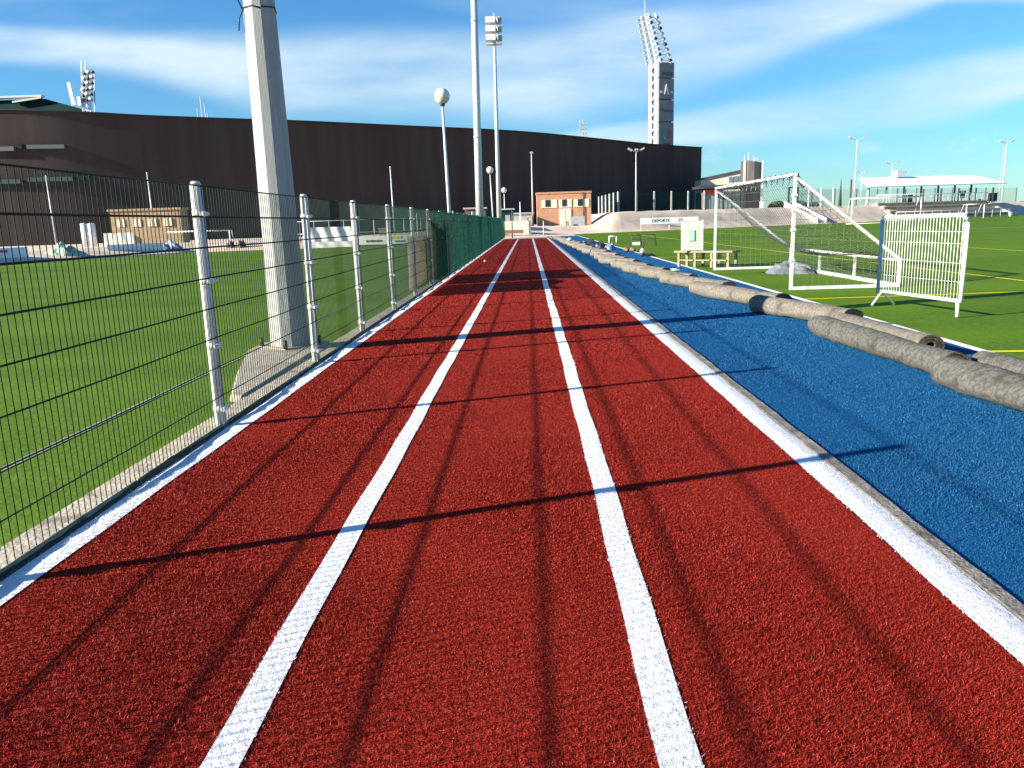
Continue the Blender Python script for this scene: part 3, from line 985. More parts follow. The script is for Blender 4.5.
# ================================================================== poles and lamps
def globe_lamp(loc, h, r, lab, lean=-0.1):
    g = empty('street_lamp', loc, lab, 'street lamp', 'globe street lamps')
    MB().tube([(0, 0, 0), (lean * 0.5, 0, h * 0.5), (lean, 0, h - r * 1.05)], [0.075, 0.06, 0.045], 10).build('post', 'galvanised', g)
    MB().tube([(lean, 0, h - r * 1.25), (lean, 0, h - r * 0.8)], [r * 0.22, r * 0.42], 12).build('collar', 'dark_metal', g)
    MB().ball((lean, 0, h), r, 20, 14).build('lamp_globe', 'globe', g)
    return g


globe_lamp((-2.92, 30, 0), 5.98, 0.285, 'nearest and tallest globe street lamp left of the tall pole')
globe_lamp((-3.1, 72, 0), 6.0, 0.31, 'middle globe street lamp between the tall pole and the floodlight pole', -0.18)
globe_lamp((-2.65, 92, 0.3), 4.7, 0.31, 'smallest globe street lamp just right of the floodlight pole', 0.0)
tp = empty('tall_pole', (-2.72, 45, 0), 'tall plain galvanised pole running out of the top of the picture', 'pole')
MB().tube([(0, 0, 0), (0.05, 0, 6), (0.20, 0, 18)], [0.225, 0.20, 0.155], 16).build('shaft', 'galvanised', tp)
MB().tube([(0, 0, 0), (0, 0, 0.08)], 0.4, 16).build('base_plate', 'grey_metal', tp)
for z in (6.0, 12.0):
    MB().tube([(0.05 + 0.0125 * (z - 6), 0, z), (0.05 + 0.0125 * (z - 6), 0, z + 0.12)], 0.215 - 0.003 * (z - 6), 16).build('collar', 'galvanised', tp)
fl = empty('floodlight_pole', (-2.6, 72, 0), 'slim floodlight pole topped by a cluster of pale lamps', 'floodlight')
MB().tube([(0, 0, 0), (0.04, 0, 8), (0.12, 0, 17.4)], [0.22, 0.17, 0.12], 14).build('shaft', 'galvanised', fl)
b = MB()
for z in (16.9, 17.6, 18.3):
    b.bar((-0.55, 0, z), (0.68, 0, z + 0.05), 0.1, 0.1)
b.bar((0.12, 0, 16.6), (0.12, 0, 19.0), 0.12, 0.12)
b.bar((-0.6, 0.1, 16.5), (0.75, 0.1, 16.5), 0.7, 0.06)
b.build('lamp_frame', 'galvanised', fl)
for z in (16.9, 17.6, 18.3):
    for x in (-0.42, 0.02, 0.52):
        MB().box((x, -0.25, z + 0.05), (0.40, 0.36, 0.54), M=Matrix.Rotation(0.5 if x > 0.4 else -0.35, 3, 'X') @ Matrix.Rotation(0.5 if x > 0.4 else 0.0, 3, 'Z')).build('lamp', 'globe' if x < 0.4 else 'grey_metal', fl)


def double_lamp(loc, h, lab, r=0.08, head=0.55, arms=2):
    g = empty('lamp_post', loc, lab, 'lamp post', 'double headed lamp posts')
    MB().tube([(0, 0, 0), (0, 0, h)], [r, r * 0.6], 8).build('post', 'galvanised', g)
    b = MB()
    b.bar((-head * 0.9, 0, h + head * 0.1), (0, 0, h - head * 0.25), 0.07, 0.07)
    b.bar((head * 0.9, 0, h + head * 0.1), (0, 0, h - head * 0.25), 0.07, 0.07)
    b.build('arm', 'galvanised', g)
    for s_ in (-1, 1):
        MB().box((s_ * head * 1.1, 0, h + head * 0.2), (head * 0.8, 0.4, head * 0.32), M=Matrix.Rotation(s_ * -0.55, 3, 'Y')).build('lamp_head', 'grey_metal', g)
    if arms > 2:
        MB().box((0, -0.3, h + head * 0.1), (head * 0.5, 0.6, head * 0.3)).build('lamp_head', 'grey_metal', g)
    return g


double_lamp((11.95, 88.5, 2.0), 6.6, 'lamp post with V shaped double head before the right half of the stadium wall', 0.09, 0.6, 3)
g = empty('lamp_post', (0.55, 90, 0.8), 'single slim lamp post just left of the orange brick building', 'lamp post')
MB().tube([(0, 0, 0), (0.03, 0, 8.0)], [0.09, 0.06], 8).build('post', 'galvanised', g)
MB().box((0.03, -0.1, 8.05), (0.34, 0.4, 0.2)).build('lamp_head', 'grey_metal', g)
double_lamp((51.7, 128, 1.9), 10.5, 'double headed lamp post at the left end of the covered stand', 0.10, 0.9)
double_lamp((89.6, 200, 2.0), 10.6, 'double headed lamp post rising behind the middle of the covered stand', 0.12, 1.1)
g = double_lamp((78.9, 135, 1.9), 9.8, 'white lamp post with ladder at the right end of the covered stand', 0.14, 0.75)
b = MB()
for k in range(8):
    b.bar((-0.5, 0.1, 2.5 + k * 0.8), (0.1, 0.1, 2.5 + k * 0.8), 0.05, 0.05)
b.bar((-0.5, 0.1, 2.0), (-0.35, 0.1, 9.0), 0.06, 0.06)
b.build('ladder', 'galvanised', g)
double_lamp((103, 250, 2.0), 11, 'farthest tiny double headed lamp post just right of the left stand lamp', 0.12, 1.2)


# ================================================================== far right side
pf = empty('perimeter_fence', tuple(edge_pt(14.0, 6.6, 2.0)), 'tall dark mesh fence with pale posts on top of the sandy bank before the stadium', 'fence')
O = Vector(pf.location)
pts = [edge_pt(14.0, 6.6) + Vector((-0.12 * k, 3.6 * k, 0)) for k in range(5, 0, -1)] + [edge_pt(14.0 + 2.3 * k, 6.6) for k in range(0, 6)]
for i, p in enumerate(pts):
    hgt = 2.45
    MB().box((p.x - O.x, p.y - O.y, hgt / 2), (0.18, 0.18, hgt), rot=0.57).build('post', 'grey_metal', pf)
for p, q in zip(pts[:-1], pts[1:]):
    b = MB()
    a_, c_ = p - O, q - O
    b.quad((a_.x, a_.y, 0.05), (c_.x, c_.y, 0.05), (c_.x, c_.y, 2.35), (a_.x, a_.y, 2.35))
    b.build('mesh_panel', 'mesh_far', pf)
pf2 = empty('perimeter_fence', tuple(edge_pt(40.0, 6.8, 2.1)), 'pale see-through mesh fence on the sandy bank left of the covered stand', 'fence')
O = Vector(pf2.location)
pts = [edge_pt(40.0 + 2.2 * k, 6.8) for k in range(0, 4)]
for i, p in enumerate(pts):
    MB().box((p.x - O.x, p.y - O.y, 1.3), (0.16, 0.16, 2.6), rot=0.57).build('post', 'post_white', pf2)
for p, q in zip(pts[:-1], pts[1:]):
    a_, c_ = p - O, q - O
    MB().quad((a_.x, a_.y, 0.05), (c_.x, c_.y, 0.05), (c_.x, c_.y, 2.5), (a_.x, a_.y, 2.5)).build('mesh_panel', 'mesh_clear', pf2)
pf3 = empty('perimeter_fence', tuple(edge_pt(46, 14, 2.1)), 'long pale see-through mesh fence behind the covered stand', 'fence')
O = Vector(pf3.location)
pts = [edge_pt(46 + 4.5 * k, 14) for k in range(0, 13)]
for p in pts:
    MB().box((p.x - O.x, p.y - O.y, 1.4), (0.14, 0.14, 2.8), rot=0.57).build('post', 'slab_grey', pf3)
for p, q in zip(pts[:-1], pts[1:]):
    a_, c_ = p - O, q - O
    MB().quad((a_.x, a_.y, 0.05), (c_.x, c_.y, 0.05), (c_.x, c_.y, 2.7), (a_.x, a_.y, 2.7)).build('mesh_panel', 'mesh_clear', pf3)

# banner on the bank
bn = empty('banner', (15.3, 86.6, 0.24), 'long white banner with dark lettering on the sandy bank before the stadium', 'banner', rz=0.10)
tilt = Matrix.Rotation(-0.06, 3, 'X')
for dx in (-3.1, 0, 3.1):
    MB().box((dx, 0.08, 0.5), (0.07, 0.07, 1.3)).build('post', 'post_white', bn)
bm_ = MB().box((0, 0, 0.8), (6.3, 0.04, 0.66), M=tilt).build('cloth', 'banner_white', bn)
for dx in (-0.95, 1.95):
    text_part('lettering', 'DEPORTE', 0.46, Matrix.Translation((dx, -0.035, 0.8)) @ Matrix.Rotation(math.radians(90) - 0.06, 4, 'X'), bn, 'lettering', 0.004)

# stairs on the bank
for k, (x0, lab) in enumerate(((37.6, 'left'), (39.1, 'right'))):
    sr = empty('bank_stairs', tuple(edge_pt(x0, 0.6, 0)), lab + ' one of two stair flights with white side wall climbing the sandy bank', 'stairs', 'stair flights on the bank', math.atan(FS))
    b = MB()
    for j in range(8):
        b.box((0, 0.3 + j * 0.62, 0.10 + j * 0.29), (0.9, 0.62, 0.3 + 0.02))
    b.build('treads', 'stone_shade', sr)  # shade on the steps painted in with the dark stone
    for sx in (-0.6,):
        bb = MB()
        bb.add([(sx - .1, -0.1, 0), (sx - .1, 5.2, 0), (sx - .1, 5.2, 2.95), (sx - .1, -0.1, 0.62), (sx + .1, -0.1, 0), (sx + .1, 5.2, 0), (sx + .1, 5.2, 2.95), (sx + .1, -0.1, 0.62)],
               [(0, 3, 2, 1), (4, 5, 6, 7), (0, 1, 5, 4), (1, 2, 6, 5), (2, 3, 7, 6), (3, 0, 4, 7)])
        bb.build('side_wall', 'white_paint', sr)
gt = empty('gate_frame', tuple(edge_pt(38.9, 6.2, 2.15)), 'dark open gate frame at the head of the bank stairs', 'gate', rz=math.atan(FS))
for x in (-0.9, 0.9):
    MB().box((x, 0, 1.25), (0.16, 0.16, 2.5)).build('post', 'roof_green', gt)
MB().box((0, 0, 2.58), (2.1, 0.18, 0.16)).build('lintel', 'roof_green', gt)
cy_ = tag(MB().tube([(44.3, 114.5, 2.0), (44.3, 114.5, 6.0)], [0.28, 0.02], 8).tube([(44.3, 114.5, 1.6), (44.3, 114.5, 2.2)], 0.06, 6).build('cypress_tree', 'hedge'), 'narrow pointed dark cypress on the bank above the right stairs', 'tree')

# hedge line
r_ = random.Random(3)
P = []
for i in range(41):
    t = i / 40
    c0 = edge_pt(51 + 9 * t, 22)
    hh = 0.9 + 0.4 * r_.random() + 0.2 * math.sin(t * 13)
    P.append([tuple(c0 + FN * d + Vector((0, 0, 1.9 + hh * k + 0.15 * r_.random()))) for d, k in ((-0.8, 0), (-0.7, 0.7), (-0.2, 1.0), (0.4, 1.0), (0.9, 0.6), (1, 0))])
tag(MB().grid(P, smooth=False).build('hedge', 'hedge'), 'dark low hedge behind the bank right of the grey tower block', 'hedge')

# canopy building right of stadium
cb = empty('entrance_pavilion', (36, 150, 2.0), 'low glazed pavilion with dark flat canopy and red sign band beside the stadium end', 'building')
MB().box((0.8, 5, 1.9), (7.2, 8, 3.8)).build('wall', 'glass_blue', cb)
MB().box((0.2, 2.2, 4.55), (9.6, 12, 0.5)).build('canopy', 'dark_metal', cb)
MB().box((-1.6, 0.85, 3.75), (2.8, 0.2, 0.8)).build('fascia', 'red_paint', cb)
MB().box((-3.05, 0.8, 1.6), (0.5, 0.5, 4.2)).build('pillar', 'slab_tan', cb)
for k in range(4):
    d_ = MB().box((-1.7 + k * 1.6, 0.93, 1.25), (1.2, 0.1, 2.4)).build('door', 'glass_blue', cb)
    MB().box((-1.7 + k * 1.6, 0.86, 1.25), (0.06, 0.06, 2.4)).build('frame', 'dark_metal', d_)
    MB().box((-0.9 + k * 1.6, 0.9, 1.6), (0.14, 0.14, 3.6)).build('mullion', 'dark_metal', cb)
bb_ = empty('white_building', (38.6, 160, 2), 'white building with slanting brown roof right of the stadium', 'building')
MB().add([(-4.2, 0, 0), (4.4, 0, 0), (4.4, 0, 7.9), (-4.2, 0, 6.4), (-4.2, 6, 0), (4.4, 6, 0), (4.4, 6, 7.9), (-4.2, 6, 6.4)], [(0, 1, 2, 3), (1, 5, 6, 2), (4, 0, 3, 7), (5, 4, 7, 6), (3, 2, 6, 7)]).build('wall', 'cream', bb_)
MB().bar((-4.5, -0.1, 6.5), (4.6, -0.1, 8.1), 0.4, 0.35).build('roof', 'slab_grey', bb_)
for k in range(3):
    MB().box((1.7 + k * 1.0, -0.05, 6.3 + 0.1 * k), (0.85, 0.1, 1.0)).build('window', 'glass_blue', bb_)
sb = empty('tower_block', (42.2, 152, 1.5), 'grey curved stair tower with slanted top standing right of the pavilion', 'tower')
prof = [(-1.35, 0.1), (-0.8, -0.35), (0.2, -0.7), (1.3, -0.5), (1.75, 0.2), (1.75, 3), (-1.35, 3)]
zt = lambda x: 9.95 - (x + 2.0) * 0.17
b = MB()
n_ = len(prof)
b.add([(x, y, 0) for x, y in prof] + [(x, y, zt(x)) for x, y in prof], [tuple(range(n_, 2 * n_))] + [(i, (i + 1) % n_, n_ + (i + 1) % n_, n_ + i) for i in range(n_)])
b.build('shaft', 'slab_grey', sb)
MB().box((-1.34, 0.06, 4.9), (0.5, 0.3, 9.8), rot=-0.75).build('lit_edge', 'slab_tan', sb)  # tan strip paints in the sunlit left edge of the tower
b = MB()
for x, h in ((-1.2, 1.1), (-0.5, 1.6), (0.5, 0.9)):
    b.tube([(x, 1, 9), (x, 1, 9.8 + h)], 0.07, 5)
b.box((0.9, 1, 10.0), (0.8, 0.6, 0.7))
b.build('antenna', 'galvanised', sb)
wp = empty('slim_pole', (43.0, 148, 1.8), 'white pole in front of the grey stair tower', 'pole')
MB().tube([(0, 0, 0), (0, 0, 9.2)], [0.16, 0.1], 8).build('shaft', 'post_white', wp)
MB().box((0, 0, 0.8), (0.6, 0.4, 2.2)).build('cabinet', 'white_paint', wp)

# covered stand
gs = empty('covered_stand', (46.6 + 4.5 * math.sin(0.33), 114.5 - 4.5 * math.cos(0.33), 0), 'open stand with white pitched roof over stone terraces at the far right', 'grandstand', rz=0.33)
k_ = 1 / math.cos(0.33)
LEN = 25.7 * k_
b = MB()
b.add([(2.0, 4.5, 4.75), (LEN + .4, 4.5, 4.95), (LEN + 0.4, 10.5, 6.45), (5.4, 10.5, 6.3), (2.0, 4.5, 4.6), (LEN + .4, 4.5, 4.8), (LEN + 0.4, 10.5, 6.25), (5.4, 10.5, 6.1)],
      [(0, 1, 2, 3), (7, 6, 5, 4), (4, 5, 1, 0), (5, 6, 2, 1), (6, 7, 3, 2), (7, 4, 0, 3)])
b.build('roof', 'roof_white', gs)
MB().box((12.2, 9.8, 6.7), (1.8, 1.2, 0.9)).build('roof_unit', 'roof_white', gs)
for k in range(8):
    x = 2.3 + k * (LEN - 4.0) / 7
    MB().box((x, 4.9, 3.2), (0.18, 0.18, 2.2)).build('front_post', 'white_paint' if k < 2 else 'grey_metal', gs)
    MB().box((x + 1.6, 10.3, 4.05), (0.2, 0.2, 4.0)).build('rear_post', 'slab_grey', gs)
x0, x1 = 3.2 * k_, 22.5 * k_
for j, (ba, bb2, zt_) in enumerate(((0.6, 1.8, 0.7), (1.8, 3.0, 1.3), (3.0, 4.2, 1.9), (4.2, 6.2, 2.45))):
    s_ = MB().box(((x0 + x1) / 2, (ba + bb2) / 2, zt_ / 2), (x1 - x0, bb2 - ba - 0.004, zt_)).build('terrace', 'stone_seat', gs)
    MB().box(((x0 + x1) / 2, ba - 0.05, zt_ - 0.27), (x1 - x0 - 0.4, 0.1, 0.34)).build('riser', 'stone_shade', s_)  # dark strip carries the shade of the riser face
for xs in (x0 - 0.3, x1 + 0.3):
    bb = MB()
    bb.add([(xs - .2, 0.2, 0), (xs - .2, 6, 0), (xs - .2, 6, 2.7), (xs - .2, 0.2, 0.5), (xs + .2, 0.2, 0), (xs + .2, 6, 0), (xs + .2, 6, 2.7), (xs + .2, 0.2, 0.5)],
           [(0, 3, 2, 1), (4, 5, 6, 7), (0, 1, 5, 4), (1, 2, 6, 5), (2, 3, 7, 6), (3, 0, 4, 7)])
    bb.build('side_wall', 'stone_seat', gs)
for j, (yb, zb) in enumerate(((0.5, 0.0), (4.3, 2.45))):
    rb = MB()
    rb.tube([(x0, yb, zb + 1.1), (x1, yb, zb + 1.1)], 0.045, 6)
    rb.tube([(x0, yb, zb + 0.6), (x1, yb, zb + 0.6)], 0.03, 6)
    nn = 14 if j == 0 else 20
    for k in range(nn):
        xx = x0 + (x1 - x0) * k / (nn - 1)
        rb.tube([(xx, yb, zb), (xx, yb, zb + 1.1)], 0.05, 6)
    rb.build('railing', 'white_paint', gs)
for (x, y, lab, m_) in ((56.9, 121.0, 'dark green wheeled container at the right part of the covered stand', 'bin_green'), (75.0, 131.0, 'black container on the bank at the right picture edge', 'plastic_black')):
    bi = empty('waste_container', (x, y, 2.15), lab, 'container')
    MB().box((0, 0, 0.75), (1.15, 0.9, 1.2)).build('body', m_, bi)
    MB().box((0, -0.02, 1.4), (1.25, 1.0, 0.12)).build('lid', m_, bi)
    for s_ in (-0.4, 0.4):
        MB().tube([(s_ - 0.05, 0, 0.08), (s_ + 0.05, 0, 0.08)], 0.1, 10).build('wheel', 'plastic_black', bi)
sg = empty('sign', (66.0, 123.2, 2.4), 'small green and white sign under the roof of the covered stand', 'sign')
MB().box((0, 0, 1.0), (1.1, 0.08, 1.1)).build('board', 'sign_green', sg)
MB().box((0, -0.06, 1.35), (0.5, 0.05, 0.35)).box((0, -0.06, 0.6), (0.5, 0.05, 0.25)).build('emblem', 'white_paint', sg)
MB().box((0, 0.05, 0.2), (0.1, 0.06, 0.5)).build('post', 'grey_metal', sg)


# ================================================================== concrete pole
cpole = empty('concrete_pole', (-2.82, 9.0, 0), 'massive square tapering concrete pole beside the fence, running out of the top', 'pole')
ang = math.radians(-38)
def ring(h, cxy, z, ch=0.42):
    out = []
    for k in range(4):
        a = ang + k * math.pi / 2
        u_, v_ = Vector((math.cos(a), math.sin(a))), Vector((-math.sin(a), math.cos(a)))
        for s_ in (-1, 1):
            p = u_ * h + v_ * (s_ * h * (1 - ch))
            out.append((cxy[0] + p.x, cxy[1] + p.y, z))
    return out
b = MB()
rings = []
for z in (0.05, 2, 4, 7, 11, 15):
    h = 1.07 * {0.05: 0.180, 2: 0.156, 4: 0.134, 7: 0.122, 11: 0.105, 15: 0.09}[z]
    rings.append(ring(h, (-0.004 * z, 0), z))
vs = [p for r in rings for p in r]
fs = []
for i in range(len(rings) - 1):
    for k in range(8):
        fs.append((i * 8 + k, i * 8 + (k + 1) % 8, (i + 1) * 8 + (k + 1) % 8, (i + 1) * 8 + k))
fs.append(tuple(range(40, 48)))
b.add(vs, fs)
b.build('shaft', 'pole_concrete', cpole)
b = MB()
b.prism([(0.28 * math.cos(ang + math.pi / 4 + k * math.pi / 2) * 1.3, 0.28 * math.sin(ang + math.pi / 4 + k * math.pi / 2) * 1.3) for k in range(4)], 0.055, 0.075)
b.build('base_plate', 'footing_concrete', cpole)
for k in range(4):
    a = ang + math.pi / 4 + k * math.pi / 2
    MB().tube([(0.33 * math.cos(a), 0.33 * math.sin(a), 0.06), (0.33 * math.cos(a), 0.33 * math.sin(a), 0.17)], 0.028, 6).build('bolt', 'dark_metal', cpole)
b = MB()
loop = []
for k in range(9):
    p = ring(0.151, (-0.015, 0), 3.72 + 0.02 * math.sin(k * 2.2), 0.42)[k % 8]
    loop.append(p)
b.tube(loop, 0.008, 5)
p_ = ring(0.152, (-0.015, 0), 3.72)[6]
b.tube([(p_[0], p_[1], 3.72), (p_[0] - 0.05, p_[1] - 0.02, 3.86), (p_[0] - 0.11, p_[1] - 0.01, 4.0)], 0.008, 5)
b.tube([(p_[0] + .02, p_[1], 3.74), (p_[0] - 0.03, p_[1] - 0.03, 3.62), (p_[0] - 0.05, p_[1] - 0.02, 3.5)], 0.007, 5)
b.build('wire_tie', 'plastic_black', cpole)
# footing block in the pitch
fo = MB()
poly_low = [(-3.26, 9.35), (-3.28, 8.75), (-2.96, 7.6), (-2.55, 6.3), (-2.44, 6.25), (-2.44, 9.35)]
poly_top = [(-3.22, 9.3), (-3.24, 8.77), (-2.93, 7.65), (-2.54, 6.4), (-2.445, 6.35), (-2.445, 9.3)]
n_ = 6
vs = [(x, y, -0.02) for x, y in poly_low] + [(x, y, 0.065 - 0.02 * (9.4 - y) / 3) for x, y in poly_top]
fo.add(vs, [tuple(range(n_, 2 * n_))[::-1]] + [((i + 1) % n_, i, n_ + i, n_ + (i + 1) % n_) for i in range(n_)])
fo2 = fo.build('footing', 'footing_concrete')
adopt(fo2, cpole)

# ================================================================== mesh fence along the track
FXX = -2.236
POST_Y = [0.35, 2.93, 5.47, 8.08, 10.42, 13.0, 15.5] + [15.5 + 2.55 * k for k in range(1, 21)]
fe = empty('mesh_fence', (FXX, 2.93, 0), 'long green welded mesh fence with white posts along the left edge of the track', 'fence')
HZ = [0.240, 0.452, 0.662, 0.872, 1.082, 1.292, 1.502]


def fence_post():
    b = MB()
    b.tube([(0, 0, -0.05), (0, 0, 1.72)], 0.032, 12)
    for k in range(6):
        a = k * math.pi / 3 + 0.3
        b.tube([(0.033 * math.cos(a), 0.033 * math.sin(a), -0.05), (0.033 * math.cos(a), 0.033 * math.sin(a), 1.717)], 0.007, 5, caps=False)
    b.tube([(0, 0, 1.72), (0, 0, 1.74)], [0.037, 0.028], 12)
    return b


def fence_clamp():
    b = MB()
    b.tube([(0, 0, -0.022), (0, 0, 0.022)], 0.046, 12)
    b.box((0.040, 0, 0), (0.02, 0.11, 0.030))
    b.tube([(0.04, 0.044, 0), (0.06, 0.044, 0)], 0.009, 6)
    b.tube([(0.04, -0.044, 0), (0.06, -0.044, 0)], 0.009, 6)
    return b


fp0 = fence_post().build('post', 'post_white', fe)
fc0 = fence_clamp().build('clamp', 'post_white', fp0)
CL = (0.14, 0.60, 1.06, 1.52)
fc0.location = (0, 0, CL[0])
for z in CL[1:]:
    c = fc0.copy(); COL.objects.link(c); c.parent = fp0; c.location = (0, 0, z)
rr = random.Random(5)
for i, y in enumerate(POST_Y):
    p = fp0 if i == 0 else copy_tree(fp0, fe)
    p.location = (-0.040, y - 2.93, 0)
    p.rotation_euler = (rr.uniform(-.006, .006), rr.uniform(-0.006, 0.008), rr.uniform(-0.1, 0.1))


def fence_panel(L):
    b = MB()
    n = int(round(L / 0.05))
    for k in range(n + 1):
        y = L * k / n
        b.tube([(0, y, 0.05), (0.0, y, 1.712)], 0.0028, 4, caps=False, smooth=False)
    for z in HZ:
        for x, dz in ((-0.0048, -0.003), (0.0048, 0.003)):
            b.tube([(x, 0, z + dz), (x + 0.004, L * 0.5, z - 0.003 + dz), (x, L, z + dz)], 0.0034, 5, caps=False)
    b.tube([(0, 0, 1.708), (0.002, L * 0.5, 1.705), (0, L, 1.708)], 0.0055, 6)
    return b


rb = random.Random(9)
for ya, yb in zip(POST_Y[:-1], POST_Y[1:]):
    p = fence_panel(yb - ya).build('mesh_panel', 'wire_green', fe)
    p.location = (0, ya - 2.93, 0)
    # dark wavy strip along the foot of the panel
    P = []
    n = 28
    for k in range(n + 1):
        y = (yb - ya) * k / n
        zz = 0.012 * math.sin(y * 3.1 + ya) + rb.uniform(-0.006, 0.006)
        P.append([(0.003, y, 0.018 + zz * 0.4), (0.006, y, 0.038 + zz)])
    MB().grid(P).build('foot_strip', 'wire_green', p)

# ---- shade netting and burlap hung on the fence
def hang(name, y0, y1, zlo, zhi, x0, amp, wl, m, label, cat, seed, drape=0.0, group=None, ny=20, nz=8):
    r = random.Random(seed)
    ph = [r.random() * 6.28 for _ in range(5)]
    n = max(8, int((y1 - y0) * ny))
    P = []
    for i in range(n + 1):
        y = y0 + (y1 - y0) * i / n
        row = []
        for j in range(nz + 1):
            t = j / nz
            top = zhi(y) if callable(zhi) else zhi
            lo = zlo(y) if callable(zlo) else zlo
            z = lo + (top - lo) * t
            A = amp * (1 - 0.55 * t) * (0.65 + 0.35 * math.sin(y * 0.9 + ph[3]))
            x = x0 + A * math.sin(2 * math.pi * y / wl + ph[0] + 0.8 * math.sin(y * 0.7 + ph[1])) + 0.35 * A * math.sin(2 * math.pi * y / (wl * 0.43) + ph[2] + t)
            row.append((x, y, z))
        P.append(row)
    o = MB().grid(P).build(name, m, origin=(x0, y0, 0))
    return tag(o, label, cat, group)


hang('shade_netting', 18.3, 73.0, lambda y: 0.07 + 0.03 * math.sin(y * 2), lambda y: 1.74 + 0.02 * math.sin(y * 1.3), -2.15, 0.07, 0.6, 'netting_green', 'dark green shade netting in folds along the far half of the track fence', 'netting', 3)
hang('shade_netting', 12.9, 18.4, lambda y: 1.02 - 0.10 * abs(math.sin((y - 12.9) * 0.62)) - (0.15 if y > 17 else 0), lambda y: 1.735, -2.33, 0.02, 0.9, 'netting_sheer', 'sheer green netting strip along the top of the fence before the dark folds', 'netting', 6)
hang('burlap_sheet', 15.35, 18.05, 0.14, lambda y: 1.17 + 0.06 * math.sin(y * 3), -2.36, 0.03, 0.8, 'burlap', 'first brown burlap sheet behind the fence, nearest to the viewer', 'burlap sheet', 7, group='burlap sheets on the fence')
hang('burlap_sheet', 18.25, 21.6, 0.14, lambda y: 1.42 + 0.10 * math.sin(y * 2.4 + 1), -2.36, 0.03, 0.8, 'burlap', 'second taller brown burlap sheet partly behind the dark green netting', 'burlap sheet', 8, group='burlap sheets on the fence')


# ================================================================== rolled-up carpets
def carpet_roll(far, near, r, m, label, seed, bend=0.0):
    rd = random.Random(seed)
    far, near = Vector((*far, 0)), Vector((*near, 0))
    d = (near - far)
    L = d.length
    d.normalize()
    side = Vector((-d.y, d.x, 0))
    turns, per = 3.3, 26
    nspiral = int(turns * per)
    th = r * 0.76 / turns
    nl = max(10, int(L / 0.16))
    ph = [rd.random() * 6.28 for _ in range(6)]
    ph[2] = -0.75 - 2 * math.pi * turns + rd.uniform(-0.2, 0.2)
    outer, inner = [], []
    for i in range(nl + 1):
        t = i / nl
        s_ = L * t
        c = far + d * s_ + side * (bend * math.sin(math.pi * t))
        ro, ri = [], []
        sag = 1 + 0.045 * math.sin(s_ * 2.3 + ph[0]) + 0.03 * math.sin(s_ * 5.7 + ph[1]) + 0.02 * math.sin(s_ * 13 + ph[4])
        for k in range(nspiral + 1):
            a = 2 * math.pi * k / per + ph[2] + 0.25 * math.sin(s_ * 1.1 + ph[5])
            rad = r * 0.24 + th * k / per
            bump = 1 + 0.035 * math.sin(3 * a + s_ * 3 + ph[3]) + 0.02 * math.sin(9 * s_ + 5 * a + ph[4]) + 0.02 * math.sin(17 * s_ - 4 * a + ph[1])
            if k > nspiral - per:
                bump += rd.uniform(-0.012, 0.012)
            for lst, q in ((ro, rad + th * 0.44), (ri, rad - th * 0.30)):
                q2 = q * sag * bump
                px, pz = math.cos(a) * q2 * 1.17, math.sin(a) * q2 * 0.90
                lst.append(tuple(c + side * px + Vector((0, 0, max(0.004, pz + r * 0.93)))))
        outer.append(ro); inner.append(ri)
    b = MB()
    b.grid(outer, 0)
    b.grid([row[::-1] for row in inner], 1)
    # fuzzy cut ends and the free edge of the sheet
    for row_o, row_i in ((outer[0], inner[0]), (outer[-1], inner[-1])):
        b.grid([[p, q] for p, q in zip(row_o, row_i)], 1, False)
    b.grid([[outer[i][-1], inner[i][-1]] for i in range(nl + 1)], 1, False)
    o = b.build('carpet_roll', [m, 'carpet_core'], origin=tuple(far))
    return tag(o, label, 'carpet roll', 'carpet rolls along the blue strip')


carpet_roll((3.36, 6.25), (3.60, 2.9), 0.132, 'carpet_grey', 'nearest dark grey carpet roll, cut off by the right picture edge', 1)
carpet_roll((3.38, 9.15), (3.53, 6.45), 0.128, 'carpet_grey', 'long grey carpet roll whose near end meets the nearest roll', 2, -0.03)
carpet_roll((3.84, 6.6), (4.05, 3.4), 0.120, 'carpet_grey', 'grey carpet roll mostly hidden behind the nearest roll at the right edge', 42)
carpet_roll((3.68, 9.3), (3.82, 7.45), 0.125, 'carpet_back', 'carpet roll with its open spiral end facing the viewer', 3, 0.02)
carpet_roll((3.33, 11.45), (3.93, 9.55), 0.138, 'carpet_back', 'carpet roll crossed at its far end by the dark shadow of the concrete pole', 4)
ENDS = [(3.74, 11.6), (3.54, 14.0), (3.42, 16.5), (3.24, 18.7), (3.14, 20.6), (3.07, 22.6), (3.08, 25.0), (3.1, 27.5), (3.02, 30.2), (3.0, 33.0), (2.95, 36.0), (2.92, 39.2), (2.82, 42.6), (2.75, 46.0), (2.68, 50.0), (2.55, 54.0), (2.42, 58.0)]
WORDS = ['first', 'second', 'third', 'fourth', 'fifth', 'sixth', 'seventh', 'eighth', 'ninth', 'tenth', 'eleventh', 'twelfth', 'thirteenth', 'fourteenth', 'fifteenth', 'sixteenth', 'last and farthest']
rr = random.Random(2)
for k, ((x, y), wd_) in enumerate(zip(ENDS, WORDS)):
    fy = ENDS[k + 1][1] - y if k < len(ENDS) - 1 else 3.5
    carpet_roll((x - 0.60 - 0.10 * rr.random(), y + min(3.4, fy + 0.35)), (x, y), 0.122 + 0.018 * rr.random(), 'carpet_back', wd_ + ' carpet roll beyond the pole shadow in the row along the blue strip', 20 + k, rr.uniform(-0.05, 0.05))

